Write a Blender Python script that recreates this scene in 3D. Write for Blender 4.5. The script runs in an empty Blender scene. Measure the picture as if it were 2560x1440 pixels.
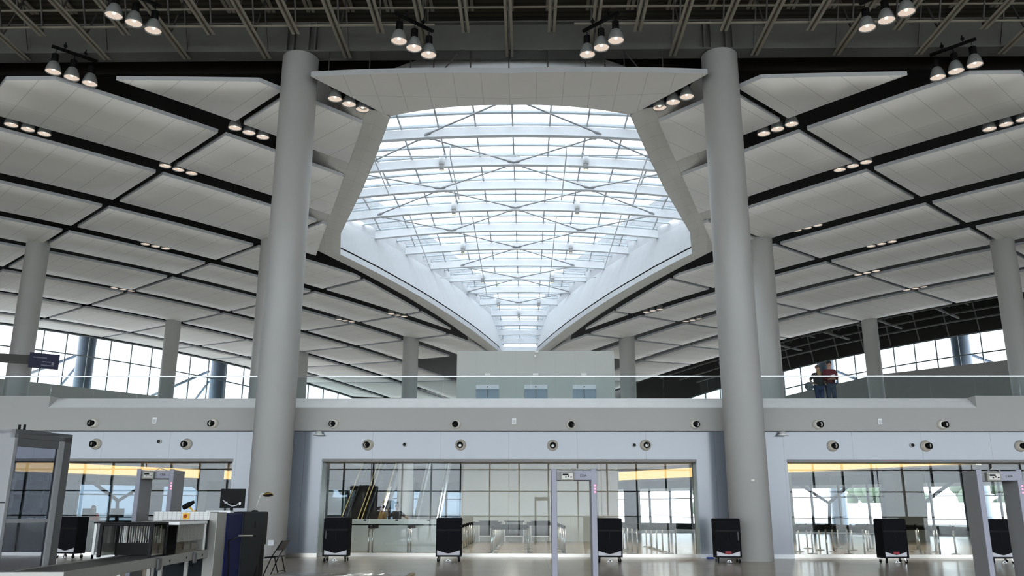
import bpy, bmesh, math, random
from mathutils import Vector, Matrix
random.seed(7)
SC = bpy.context.scene
COL = SC.collection
PI = math.pi
R2 = math.sqrt(2.0)

# ------------------------------------------------------------------ materials
MATS = {}
def _new(name):
    m = bpy.data.materials.new(name); m.use_nodes = True
    nt = m.node_tree; nt.nodes.clear()
    out = nt.nodes.new('ShaderNodeOutputMaterial')
    MATS[name] = m
    return m, nt, out
def srgb(r, g, b):
    f = lambda c: (c/255/12.92) if c <= 10.3 else ((c/255+.055)/1.055)**2.4
    return (f(r), f(g), f(b), 1)
def mat(name, col, rough=.6, metal=0., var=.06, scale=3., spec=.5, bump=0.):
    m, nt, out = _new(name)
    b = nt.nodes.new('ShaderNodeBsdfPrincipled')
    b.inputs['Roughness'].default_value = rough
    b.inputs['Metallic'].default_value = metal
    b.inputs['Specular IOR Level'].default_value = spec
    tc = nt.nodes.new('ShaderNodeTexCoord')
    n = nt.nodes.new('ShaderNodeTexNoise'); n.inputs['Scale'].default_value = scale
    n.inputs['Detail'].default_value = 3
    nt.links.new(tc.outputs['Object'], n.inputs['Vector'])
    r = nt.nodes.new('ShaderNodeMixRGB'); r.blend_type = 'MIX'
    c = col
    r.inputs[1].default_value = (c[0]*(1-var), c[1]*(1-var), c[2]*(1-var), 1)
    r.inputs[2].default_value = (min(1, c[0]*(1+var)), min(1, c[1]*(1+var)), min(1, c[2]*(1+var)), 1)
    nt.links.new(n.outputs['Fac'], r.inputs[0])
    nt.links.new(r.outputs[0], b.inputs['Base Color'])
    if bump:
        bp = nt.nodes.new('ShaderNodeBump'); bp.inputs['Strength'].default_value = bump
        nt.links.new(n.outputs['Fac'], bp.inputs['Height']); nt.links.new(bp.outputs[0], b.inputs['Normal'])
    nt.links.new(b.outputs[0], out.inputs[0])
    return m
def emit(name, col, s):
    m, nt, out = _new(name)
    e = nt.nodes.new('ShaderNodeEmission'); e.inputs[0].default_value = col; e.inputs[1].default_value = s
    nt.links.new(e.outputs[0], out.inputs[0]); return m
def glass(name, tint=(.93, .96, .95), ior=1.5, rough=0., boost=0.):
    m, nt, out = _new(name)
    t = nt.nodes.new('ShaderNodeBsdfTransparent'); t.inputs[0].default_value = (*tint, 1)
    g = nt.nodes.new('ShaderNodeBsdfGlossy'); g.inputs['Roughness'].default_value = rough
    lw = nt.nodes.new('ShaderNodeLayerWeight'); lw.inputs[0].default_value = .5
    pw = nt.nodes.new('ShaderNodeMath'); pw.operation = 'POWER'; pw.inputs[1].default_value = 5
    nt.links.new(lw.outputs['Facing'], pw.inputs[0])
    f0 = ((ior-1)/(ior+1))**2+boost
    ad = nt.nodes.new('ShaderNodeMath'); ad.operation = 'MULTIPLY_ADD'; ad.use_clamp = True
    ad.inputs[1].default_value = 1-f0; ad.inputs[2].default_value = f0
    nt.links.new(pw.outputs[0], ad.inputs[0])
    mx = nt.nodes.new('ShaderNodeMixShader')
    nt.links.new(ad.outputs[0], mx.inputs[0])
    nt.links.new(t.outputs[0], mx.inputs[1]); nt.links.new(g.outputs[0], mx.inputs[2])
    nt.links.new(mx.outputs[0], out.inputs[0]); return m
def lined(name, col, line, su, sv, wu, wv, rough=.7, src='UV', ax=(0, 1), spec=.4, var=.04, stagger=False):
    """flat colour with thin joint lines every su / sv metres along two axes"""
    m, nt, out = _new(name)
    b = nt.nodes.new('ShaderNodeBsdfPrincipled'); b.inputs['Roughness'].default_value = rough
    b.inputs['Specular IOR Level'].default_value = spec
    tc = nt.nodes.new('ShaderNodeTexCoord'); sp = nt.nodes.new('ShaderNodeSeparateXYZ')
    nt.links.new(tc.outputs[src], sp.inputs[0])
    def line_mask(axis, s, w):
        d = nt.nodes.new('ShaderNodeMath'); d.operation = 'DIVIDE'; d.inputs[1].default_value = s
        nt.links.new(sp.outputs[axis], d.inputs[0])
        f = nt.nodes.new('ShaderNodeMath'); f.operation = 'FRACT'; nt.links.new(d.outputs[0], f.inputs[0])
        l = nt.nodes.new('ShaderNodeMath'); l.operation = 'LESS_THAN'; l.inputs[1].default_value = w/s
        nt.links.new(f.outputs[0], l.inputs[0]); return l
    masks = []
    if su: masks.append(line_mask(ax[0], su, wu))
    if sv: masks.append(line_mask(ax[1], sv, wv))
    mk = masks[0]
    if len(masks) > 1:
        x = nt.nodes.new('ShaderNodeMath'); x.operation = 'MAXIMUM'
        nt.links.new(masks[0].outputs[0], x.inputs[0]); nt.links.new(masks[1].outputs[0], x.inputs[1]); mk = x
    n = nt.nodes.new('ShaderNodeTexNoise'); n.inputs['Scale'].default_value = .8; n.inputs['Detail'].default_value = 4
    nt.links.new(tc.outputs[src], n.inputs['Vector'])
    r = nt.nodes.new('ShaderNodeMixRGB')
    r.inputs[1].default_value = tuple(min(1, c*(1-var)) for c in col[:3])+(1,)
    r.inputs[2].default_value = tuple(min(1, c*(1+var)) for c in col[:3])+(1,)
    nt.links.new(n.outputs['Fac'], r.inputs[0])
    q = nt.nodes.new('ShaderNodeMixRGB'); q.inputs[2].default_value = line
    nt.links.new(mk.outputs[0], q.inputs[0]); nt.links.new(r.outputs[0], q.inputs[1])
    nt.links.new(q.outputs[0], b.inputs['Base Color']); nt.links.new(b.outputs[0], out.inputs[0])
    return m

lined('panel', (.88, .84, .78, 1), (.68, .65, .60, 1), 1.22, 4.3, .035, .03, .85)
lined('panel_front', (.80, .76, .71, 1), (.62, .59, .55, 1), .98, 1.9, .03, .03, .85)
mat('panel_edge', (.52, .53, .54, 1), .6)
lined('band', (.72, .69, .63, 1), (.58, .55, .50, 1), 1.25, .95, .03, .025, .85)
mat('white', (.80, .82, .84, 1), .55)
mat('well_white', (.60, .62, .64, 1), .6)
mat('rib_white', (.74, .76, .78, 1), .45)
mat('bar_pale', (.72, .80, .85, 1), .4)
mat('rod_grey', (.45, .46, .47, 1), .45, .2)
mat('reveal', (.03, .03, .03, 1), .8)
mat('column', (.47, .465, .445, 1), .5, scale=1.2, var=.03)
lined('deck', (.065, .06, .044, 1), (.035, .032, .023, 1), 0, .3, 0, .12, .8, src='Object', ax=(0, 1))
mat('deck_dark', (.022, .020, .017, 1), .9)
mat('girder', (.12, .12, .108, 1), .65, var=.1)
mat('joist', (.30, .275, .215, 1), .6)
mat('dark_steel', (.07, .066, .06, 1), .6)
mat('bulkhead', (.42, .41, .385, 1), .8, scale=.6, var=.03)
mat('parapet', (.88, .88, .87, 1), .7)  # colour raised to stand in for skylight falling on the ledge
lined('wall_gloss', (.21, .23, .268, 1), (.14, .155, .18, 1), 2.33, 0, .016, 0, .16, src='Object', ax=(0, 2), spec=.6)
mat('jamb', (.30, .37, .38, 1), .25)
mat('lintel', (.16, .15, .14, 1), .4)
mat('steel', (.55, .55, .54, 1), .28, .9)
mat('steel_base', (.42, .40, .36, 1), .3, .8)
lined('floor', (.40, .345, .285, 1), (.32, .28, .235, 1), 1.2, 1.2, .012, .012, .2, src='Object', spec=.06, var=.12)
mat('floor_up', (.5, .48, .45, 1), .3)
mat('ceil_low', (.62, .60, .57, 1), .8)
mat('wall_side', (.42, .41, .39, 1), .8)
mat('wall_dark', (.045, .04, .034, 1), .7)
mat('mullion', (.17, .20, .21, 1), .5)
mat('ground', (.45, .46, .46, 1), .9)
mat('black', (.006, .006, .0065, 1), .6, spec=.15)
mat('black_cloth', (.007, .007, .0085, 1), .9, var=.25, scale=14, bump=.2, spec=.1)
mat('black_gloss', (.014, .014, .016, 1), .25)
mat('grey_shade', (.26, .27, .26, 1), .45)
mat('shade_in', (.85, .76, .66, 1), .5)
mat('liner', (.58, .57, .60, 1), .7)
mat('red', (.26, .018, .03, 1), .6)
mat('chrome', (.7, .7, .7, 1), .15, 1.)
mat('md_grey', (.235, .23, .235, 1), .5)
mat('md_lav', (.20, .20, .245, 1), .45)
mat('md_box', (.17, .165, .14, 1), .5)
mat('md_plate', (.45, .44, .40, 1), .5)
mat('scan_grey', (.24, .243, .25, 1), .5)
mat('scan_dark', (.085, .085, .085, 1), .5)
mat('navy', (.006, .011, .062, 1), .6, spec=.15)
mat('slate', (.013, .017, .02, 1), .6, spec=.15)
mat('brownblack', (.02, .019, .017, 1), .6, spec=.15)
mat('belt', (.05, .048, .046, 1), .5)
mat('silver', (.25, .245, .225, 1), .4, .4)
lined('louvre', (.72, .72, .70, 1), (.50, .50, .49, 1), .09, .035, .02, .008, .5, src='Object', ax=(0, 2))
mat('yellow', (.75, .42, .04, 1), .5)
mat('estop_red', (.42, .05, .02, 1), .5)
mat('white_plastic', (.82, .82, .80, 1), .4)
mat('nozzle', (.55, .50, .42, 1), .5)
mat('nozzle_white', (.72, .68, .60, 1), .5)
mat('brass', (.45, .32, .12, 1), .3, .8)
mat('sign_navy', (.010, .010, .055, 1), .4)
mat('sign_text', (.30, .30, .38, 1), .6)
mat('skin', (.42, .25, .17, 1), .6)
mat('skin_dark', (.20, .115, .075, 1), .6)
mat('hair', (.012, .009, .008, 1), .6)
mat('hair_brown', (.10, .06, .035, 1), .6)
mat('maroon', (.10, .013, .02, 1), .8)
mat('jeans', (.05, .065, .10, 1), .8)
mat('jeans_blue', (.03, .05, .12, 1), .8)
mat('dark_vest', (.03, .03, .028, 1), .8)
mat('ochre', (.22, .15, .06, 1), .8)
mat('grey_cloth', (.16, .16, .17, 1), .8)
mat('tee', (.012, .012, .013, 1), .8)
mat('ply', (.42, .33, .20, 1), .7, var=.15)
mat('plastic_film', (.42, .39, .35, 1), .22, var=.2, scale=5, bump=.5)
mat('counter', (.70, .72, .71, 1), .3)
mat('elev', (.53, .54, .50, 1), .5, scale=.5, var=.03)
lined('elev_wall', (.53, .54, .50, 1), (.44, .45, .42, 1), .95, 0, .012, 0, .5, src='Object', ax=(0, 2))
mat('elev_door', (.20, .24, .28, 1), .25, .5)
mat('blue_tape', (.03, .08, .42, 1), .6)
mat('escal', (.03, .029, .027, 1), .5)
mat('outcol', (.33, .40, .50, 1), .5)
mat('strut', (.62, .68, .76, 1), .5)
lined('ext_white', (.85, .87, .88, 1), (.5, .52, .55, 1), 3.2, 0, .12, 0, .5, src='Object', ax=(0, 1))
mat('tree', (.05, .075, .045, 1), .9)
glass('glass_rail', (.86, .91, .92), 1.45)
glass('glass_wall', (.86, .89, .88), 1.38)
glass('glass_win', (.70, .72, .73), 1.3)
glass('glass_rear', (.96, .97, .98), 1.3)
glass('glass_sky', (.47, .485, .50), 1.2)
glass('glass_scan', (.62, .63, .67), 1.25)
glass('glass_tint', (.22, .25, .28), 1.3)
glass('glass_hood', (.62, .62, .58), 1.4)
emit('lamp', (1., .82, .68, 1), .30)
emit('lamp_core', (1., .88, .68, 1), .6)
emit('down_lamp', (1., .86, .45, 1), 1.)
emit('amber', (1., .63, .24, 1), .52)
emit('led_red', (1., .12, .2, 1), 2.)
emit('spot', (1., .9, .75, 1), 4.)

# ------------------------------------------------------------------ mesh builder
class MB:
    def __init__(s):
        s.v = []; s.f = []; s.sm = []; s.uv = None
    def quad(s, a, b, c, d, sm=False):
        i = len(s.v); s.v += [tuple(a), tuple(b), tuple(c), tuple(d)]; s.f.append((i, i+1, i+2, i+3)); s.sm.append(sm); return s
    def poly(s, pts, sm=False):
        i = len(s.v); s.v += [tuple(p) for p in pts]; s.f.append(tuple(range(i, i+len(pts)))); s.sm.append(sm); return s
    def box(s, x0, x1, y0, y1, z0, z1):
        return s.hexa([(x0, y0, z0), (x1, y0, z0), (x1, y1, z0), (x0, y1, z0)], [(x0, y0, z1), (x1, y0, z1), (x1, y1, z1), (x0, y1, z1)])
    def hexa(s, lo, hi):
        i = len(s.v); s.v += [tuple(p) for p in lo]+[tuple(p) for p in hi]; n = len(lo)
        s.f.append(tuple(i+n-1-k for k in range(n))); s.f.append(tuple(i+n+k for k in range(n))); s.sm += [False, False]
        for k in range(n):
            k2 = (k+1) % n
            s.f.append((i+k, i+k2, i+n+k2, i+n+k)); s.sm.append(False)
        return s
    def obox(s, c, ux, uy, hx, hy, z0, z1):
        """box with horizontal axes ux, uy"""
        p = [(c[0]+a*hx*ux[0]+b*hy*uy[0], c[1]+a*hx*ux[1]+b*hy*uy[1]) for a, b in ((-1, -1), (1, -1), (1, 1), (-1, 1))]
        return s.hexa([(x, y, z0) for x, y in p], [(x, y, z1) for x, y in p])
    def beam(s, p, q, w, h, up=(0, 0, 1)):
        """rectangular bar from p to q"""
        p, q = Vector(p), Vector(q); d = (q-p).normalized(); u = Vector(up)
        if abs(d.dot(u)) > .98: u = Vector((0, 1, 0))
        sx = d.cross(u).normalized()*(w/2); sy = sx.cross(d).normalized()*(h/2)
        return s.hexa([p-sx-sy, p+sx-sy, p+sx+sy, p-sx+sy], [q-sx-sy, q+sx-sy, q+sx+sy, q-sx+sy])
    def tube(s, pts, r, n=8, caps=True):
        pts = [Vector(p) for p in pts]; rs = r if isinstance(r, (list, tuple)) else [r]*len(pts)
        base = len(s.v)
        prev = None
        for k, p in enumerate(pts):
            d = (pts[min(k+1, len(pts)-1)]-pts[max(k-1, 0)]).normalized()
            u = prev if prev is not None else (Vector((0, 0, 1)) if abs(d.z) < .9 else Vector((1, 0, 0)))
            x = (u-d*u.dot(d)).normalized(); y = d.cross(x); prev = x
            for j in range(n):
                a = 2*PI*j/n; s.v.append(tuple(p+(x*math.cos(a)+y*math.sin(a))*rs[k]))
        for k in range(len(pts)-1):
            for j in range(n):
                a = base+k*n+j; b = base+k*n+(j+1) % n
                s.f.append((a, b, b+n, a+n)); s.sm.append(True)
        if caps:
            s.f.append(tuple(base+n-1-j for j in range(n))); s.sm.append(False)
            e = base+(len(pts)-1)*n
            s.f.append(tuple(e+j for j in range(n))); s.sm.append(False)
        return s
    def lathe(s, prof, c=(0, 0, 0), n=20, axis=None):
        """prof: (radius, height) list turned about +Z (or about axis)"""
        M = Matrix.Identity(3)
        if axis is not None: M = Vector((0, 0, 1)).rotation_difference(Vector(axis)).to_matrix()
        c = Vector(c); base = len(s.v)
        for r, z in prof:
            for j in range(n):
                a = 2*PI*j/n; s.v.append(tuple(c+M @ Vector((r*math.cos(a), r*math.sin(a), z))))
        for k in range(len(prof)-1):
            for j in range(n):
                a = base+k*n+j; b = base+k*n+(j+1) % n
                s.f.append((a, b, b+n, a+n)); s.sm.append(True)
        return s
    def disc(s, c, r, n=20, axis=(0, 0, 1), r2=None):
        M = Vector((0, 0, 1)).rotation_difference(Vector(axis)).to_matrix(); c = Vector(c)
        return s.poly([c+M @ Vector((r*math.cos(2*PI*j/n), (r2 or r)*math.sin(2*PI*j/n), 0)) for j in range(n)])
    def ball(s, c, rx, ry=None, rz=None, n=12, m=8):
        ry = ry or rx; rz = rz or rx; base = len(s.v)
        for k in range(m+1):
            t = PI*k/m
            for j in range(n):
                a = 2*PI*j/n
                s.v.append((c[0]+rx*math.sin(t)*math.cos(a), c[1]+ry*math.sin(t)*math.sin(a), c[2]+rz*math.cos(t)))
        for k in range(m):
            for j in range(n):
                a = base+k*n+j; b = base+k*n+(j+1) % n
                s.f.append((a, a+n, b+n, b)); s.sm.append(True)
        return s
    def build(s, name, m, parent=None, bevel=0., loc=None):
        me = bpy.data.meshes.new(name)
        me.from_pydata(s.v, [], s.f); me.validate()
        if len(me.polygons) == len(s.sm):
            me.polygons.foreach_set('use_smooth', s.sm)
        ms = m if isinstance(m, (list, tuple)) else [m]
        for k in ms: me.materials.append(MATS[k])
        if s.uv:
            l = me.uv_layers.new(name='UVMap')
            for lp in me.loops:
                co = me.vertices[lp.vertex_index].co
                l.data[lp.index].uv = s.uv(co)
        me.update()
        o = bpy.data.objects.new(name, me); COL.objects.link(o)
        if parent is not None: o.parent = parent
        if loc is not None: o.location = loc
        if bevel:
            md = o.modifiers.new('bevel', 'BEVEL'); md.width = bevel; md.segments = 2; md.limit_method = 'ANGLE'
        return o

LABELS = {}
def tag(o, label=None, cat=None, group=None, kind=None):
    if label:
        n = len(label.split())
        if not 4 <= n <= 16: print('BADLABEL', n, label)
        if label in LABELS: print('DUPLABEL', label)
        LABELS[label] = group
        o['label'] = label
    if cat: o['category'] = cat
    if group: o['group'] = group
    if kind: o['kind'] = kind
    return o
def empty(name, loc=(0, 0, 0), rz=0.):
    o = bpy.data.objects.new(name, None); COL.objects.link(o); o.location = loc; o.rotation_euler = (0, 0, rz)
    o.empty_display_size = .2
    return o
def copy_tree(o, parent=None):
    c = o.copy(); COL.objects.link(c)
    if parent is not None: c.parent = parent
    for ch in list(o.children): copy_tree(ch, c)
    return c
ORD = ['first', 'second', 'third', 'fourth', 'fifth', 'sixth', 'seventh', 'eighth', 'ninth', 'tenth', 'eleventh', 'twelfth', 'thirteenth', 'fourteenth', 'fifteenth']

# ------------------------------------------------------------------ the hall's own grid (45 degrees to the axis)
CS = (16.865, .03564, -.03486, -.0022035, .00039537, .00093888)
def zs_ab(a, b):
    a -= 20; b -= 45
    return CS[0]+CS[1]*b+CS[2]*a+CS[3]*a*a+CS[4]*b*b+CS[5]*a*b
def ab(x, y):
    x = -abs(x); return (x+y)/R2, (y-x)/R2
def zs(x, y):
    return zs_ab(*ab(x, y))
def P(a, b, side):
    x = (a-b)/R2; return (x if side < 0 else -x, (a+b)/R2)
SIDE = {-1: 'left', 1: 'right'}

# ------------------------------------------------------------------ floor, ground, walls
o = MB().box(-64, 64, -14, 62, -.3, 0).build('floor', 'floor'); tag(o, 'polished tan stone floor of the hall', 'floor', kind='structure')
o = MB().box(-400, 400, -300, 500, -.6, -.31).build('ground_outside', 'ground'); tag(o, 'pale open ground outside the terminal', 'ground', kind='structure')
for s in (-1, 1):
    m = MB()
    for k in range(12): m.box(s*64-.25 if s > 0 else s*64-.25, s*64+.25, -14+k*7, -14+k*7+7, 0, 22)
    o = m.build('wall_'+SIDE[s], 'wall_side'); tag(o, 'unseen end wall added at the %s of the hall to block sky light' % SIDE[s], 'wall', kind='structure')  # unseen end walls, added so sky light does not flood the roof void
o = MB().box(-64, 64, -14.4, -14, 10.4, 21).build('wall_rear', 'wall_side'); tag(o, 'unseen wall added above the entrance glazing to limit light', 'wall', kind='structure')  # unseen wall behind the camera, added to limit light from the rear
# glazing behind the camera (seen mirrored in the glass partitions)
m = MB()
for k in range(-25, 26):
    m.box(k*2.5-.06, k*2.5+.06, -14.3, -14.05, 0, 10.4)
for z in (1.05, 3.1, 4.9, 7.0, 8.8): m.box(-64, 64, -14.28, -14.08, z-.05, z+.05)
o = m.build('window_1', 'mullion'); tag(o, 'tall mullioned entrance window wall facing the partitions', 'window', kind='structure')
MB().box(-64, 64, -14.2, -14.17, 0, 10.4).build('pane', 'glass_rear', o)

# front wall of the concourse: glossy piers and band, bulkhead, parapet
WY = 29.2
OPEN = [(-24., -9.4), (-6.36, 6.36), (9.4, 24.)]
ZL = 3.2
m = MB(); m.box(-40, 40, WY, WY+.5, ZL, 4.13)
o = m.build('wall_front', 'wall_gloss'); tag(o, 'glossy bluish white panel band above the glass partitions', 'wall', kind='structure')
for i, (x0, x1) in enumerate([(-40, -24), (-9.4, -6.36), (6.36, 9.4), (24, 40)]):
    nm = 'trim_%d' % (i+1)
    o = MB().box(x0, x1, WY, WY+.9, 0, ZL).build(nm, 'wall_gloss')
    tag(o, ['glossy white pier far beyond the scanner', 'glossy bluish white pier behind the front column by the baggage machine', 'glossy bluish white pier behind the front column with blue tape at its foot', 'glossy white pier beyond the last partition'][i], 'pier', kind='structure')
    MB().box(x0-.01, x1+.01, WY-.025, WY, 0, .13).build('baseboard', 'steel_base' if i == 1 else 'white', o)
m = MB()
for x0, x1 in OPEN: m.box(x0, x1, WY-.01, WY+.9, ZL-.09, ZL)
o = m.build('trim_5', 'lintel'); tag(o, 'dark metal head trim over the glass partitions', 'trim', kind='structure')
m = MB(); m.box(-40, 40, WY-.2, WY+.5, 4.13, 4.93)
for q in (-1, 1): m.box(min(q*15.9, q*40), max(q*15.9, q*40), WY-.2, WY+.4, 4.93, 5.32)
o = m.build('wall_bulkhead', 'bulkhead'); tag(o, 'beige bulkhead with round air nozzles under the balcony', 'wall', kind='structure')
# parapet: a sloping ledge, turning 45 degrees towards the hall at both ends
pl = [(-15.9, 29.0), (15.9, 29.0)]
m = MB()
for (x0, y0), (x1, y1) in zip(pl, pl[1:]):
    d = Vector((x1-x0, y1-y0, 0)).normalized(); n = Vector((-d.y, d.x, 0))
    a, b = Vector((x0, y0, 0)), Vector((x1, y1, 0))
    Z = lambda v, z: (v.x, v.y, z)
    m.quad(Z(a, 4.93), Z(b, 4.93), Z(b+n*.54, 5.3), Z(a+n*.54, 5.3))
    m.quad(Z(a+n*.54, 5.3), Z(b+n*.54, 5.3), Z(b+n*.5, 5.25), Z(a+n*.5, 5.25))
    m.quad(Z(a+n*.5, 5.25), Z(b+n*.5, 5.25), Z(b+n*.54, 4.9), Z(a+n*.54, 4.9))
o = m.build('trim_6', 'parapet'); tag(o, 'pale sloping parapet ledge running below the balcony railing', 'parapet', kind='structure')
# slabs (leaving the escalator void open)
def slab(name, mt, z0, z1, label, cat):
    m = MB()
    m.box(-40, 40, 29.7, 44, z0, z1)
    m.box(-40, -9.4, 44, 56, z0, z1); m.box(-3.6, 40, 44, 56, z0, z1)
    m.poly([(-40, 56, z0), (40, 56, z0), (0, 95, z0)]); m.poly([(-40, 56, z1), (40, 56, z1), (0, 95, z1)])
    o = m.build(name, mt); tag(o, label, cat, kind='structure'); return o
slab('ceiling_lower', 'ceil_low', 4.06, 4.3, 'pale low ceiling over the queue area behind the glass', 'ceiling')
slab('floor_upper', 'floor_up', 4.31, 5.03, 'upper balcony floor behind the glass railing', 'floor')

# glass partitions
PAN = {0: 9, 1: 8, 2: 9}
for i, (x0, x1) in enumerate(OPEN):
    rt = empty('window_%d' % (i+2), (0, 0, 0))
    tag(rt, ['wide sliding glass partition behind the baggage screening machine', 'wide sliding glass partition in the middle between the two piers', 'wide sliding glass partition at the right with bright windows beyond'][i], 'glass partition', kind='structure')
    n = PAN[i]; w = (x1-x0)/n
    for k in range(n):
        a = x0+k*w; yy = WY+.6+(.05 if k % 2 else 0)
        MB().box(a+.006, a+w-.006, yy, yy+.014, .11, ZL-.09).build('glass_panel', 'glass_wall', rt)
    MB().box(x0, x1, WY+.57, WY+.70, 0, .11).build('base_rail', 'steel_base', rt)
    m = MB()
    if i > 0: m.box(x0, x0+.02, WY+.02, WY+.58, .12, ZL-.09)
    if i < 2: m.box(x1-.02, x1, WY+.02, WY+.58, .12, ZL-.09)
    m.build('jamb', 'jamb', rt)

# ------------------------------------------------------------------ ceiling panels
GAP = [25.02, 30.27, 36.7, 43.75, 50.25, 56.25, 64.5, 74.2, 85.9, 94.2]
LIN = [6.3, 14.13, 22.73, 30.52, 37.6, 42.98, 48.4, 55.5, 62.5]
HW, HT = .78, .17
E1 = ((5.75, 30.3), (12.1, 48.7)); E2 = ((12.1, 48.7), (2.5, 71.2))
FRONT_Y = 27.45
def clip(bm, co, no):
    g = bm.verts[:]+bm.edges[:]+bm.faces[:]
    bmesh.ops.bisect_plane(bm, geom=g, plane_co=co, plane_no=no, clear_outer=True, dist=1e-5)
def cell(a0, a1, b0, b1, side, planes):
    bm = bmesh.new(); na = max(2, int((a1-a0)/1.4)); nb = max(2, int((b1-b0)/1.6)); vs = {}
    for i in range(na+1):
        for j in range(nb+1):
            x, y = P(a0+(a1-a0)*i/na, b0+(b1-b0)*j/nb, side); vs[i, j] = bm.verts.new((x, y, 0))
    for i in range(na):
        for j in range(nb): bm.faces.new((vs[i, j], vs[i+1, j], vs[i+1, j+1], vs[i, j+1]))
    for co, no in planes:
        if bm.faces: clip(bm, co, no)
    return bm
def outer(e, side, flip):
    (x0, y0), (x1, y1) = e; dx, dy = x1-x0, y1-y0
    n = Vector((dy, -dx, 0)).normalized()       # away from the axis for the right wing
    if n.x < 0: n = -n
    co = Vector((x0, y0, 0)); 
    if side < 0: n.x = -n.x; co.x = -co.x
    return (co, n if flip else -n)              # bisect clears the side the normal points to
npan = 0
for side in (-1, 1):
    for k in range(9):
        if side > 0 and k >= 7: continue        # the last strips are open on the right
        b0, b1 = GAP[k]+HW, GAP[k+1]-HW
        if k == 8: b1 = 93.4
        for l in range(-1, len(LIN)-1):
            a0 = -3. if l < 0 else LIN[l]+HT; a1 = LIN[l+1]-HT
            if P(a1, b1, -1)[1] < FRONT_Y: continue
            if P(a0, b0, -1)[1] > 74 and P(a1, b0, -1)[0] > -2: continue
            if l == 7 and k < 5: continue
            fr = [(Vector((0, FRONT_Y, 0)), Vector((0, -1, 0))), (Vector((side*1.8, 0, 0)), Vector((-side, 0, 0)))]
            res = []
            b = cell(a0, a1, b0, b1, side, fr+[outer(E1, side, False)]); res.append(b)
            c = cell(a0, a1, b0, b1, side, fr+[outer(E1, side, True), outer(E2, side, False)]); res.append(c)
            # merge
            bm = bmesh.new()
            for r in res:
                mp = {v: bm.verts.new(v.co) for v in r.verts}
                for f in r.faces:
                    try: bm.faces.new([mp[v] for v in f.verts])
                    except ValueError: pass
                r.free()
            bmesh.ops.remove_doubles(bm, verts=bm.verts[:], dist=1e-4)
            if not bm.faces: bm.free(); continue
            area = sum(f.calc_area() for f in bm.faces)
            if area < 1.2: bm.free(); continue
            for v in bm.verts: v.co.z = zs(v.co.x, v.co.y)-.1
            bmesh.ops.recalc_face_normals(bm, faces=bm.faces[:])
            for f in bm.faces:
                if f.normal.z > 0: f.normal_flip()
                f.material_index = 0; f.smooth = True
            low = bm.faces[:]
            ret = bmesh.ops.extrude_face_region(bm, geom=low)
            for v in [g for g in ret['geom'] if isinstance(g, bmesh.types.BMVert)]: v.co.z += .16
            newf = set(g for g in ret['geom'] if isinstance(g, bmesh.types.BMFace))
            for f in bm.faces:
                if f in newf or abs(f.normal.z) < .5: f.smooth = False; f.material_index = 1
            bm.normal_update()
            me = bpy.data.meshes.new('ceiling_panel')
            uvl = bm.loops.layers.uv.new('UVMap')
            for f in bm.faces:
                if abs(f.normal.z) < .4: f.material_index = 1; f.smooth = False
                for lp in f.loops: lp[uvl].uv = ab(lp.vert.co.x, lp.vert.co.y)
            bm.to_mesh(me); bm.free()
            me.materials.append(MATS['panel']); me.materials.append(MATS['panel_edge'])
            ob = bpy.data.objects.new('ceiling_panel', me); COL.objects.link(ob)
            tag(ob, 'off-white tiled ceiling panel, %s strip from the front on the %s, %s panel inward' % (ORD[k], SIDE[side], ORD[l+1]), 'ceiling panel', 'suspended ceiling panels on the '+SIDE[side], 'structure')
            npan += 1

# front transom panel between the two front columns
m = MB()
N = 16
def fy(t): return 26.55+.5*t*t          # front edge, t in -1..1
def by(t): return 28.95+1.15*t*t
rows = []
for i in range(N+1):
    t = -1+2*i/N
    rows.append(((7.05*t, fy(t)), (4.72*t, by(t))))
ZT = lambda x, y: 16.36+.028*abs(x)
def strip(za, zb):
    for i in range(N):
        (p0, q0), (p1, q1) = rows[i], rows[i+1]
        M4 = 4
        for j in range(M4):
            f = lambda p, q, s: (p[0]+(q[0]-p[0])*s, p[1]+(q[1]-p[1])*s)
            a, b = f(p0, q0, j/M4), f(p0, q0, (j+1)/M4); c, d = f(p1, q1, (j+1)/M4), f(p1, q1, j/M4)
            yield a, b, c, d
for a, b, c, d in strip(0, 0):
    m.quad(*[(p[0], p[1], ZT(*p)-.1) for p in (a, b, c, d)], True)
m.uv = lambda co: (co.x, co.y-26.5)
o = m.build('ceiling_panel', 'panel_front')
tag(o, 'off-white front ceiling panel spanning between the two front columns', 'ceiling panel', kind='structure')
m = MB()
ring = [r[0] for r in rows]+[r[1] for r in reversed(rows)]
for p, q in zip(ring, ring[1:]+ring[:1]):
    m.quad((p[0], p[1], ZT(*p)-.1), (q[0], q[1], ZT(*q)-.1), (q[0], q[1], ZT(*q)+.1), (p[0], p[1], ZT(*p)+.1))
for a, b, c, d in strip(0, 0): m.quad(*[(p[0], p[1], ZT(*p)+.1) for p in (a, b, c, d)])
m.build('panel_edge', 'panel_edge', o)

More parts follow.
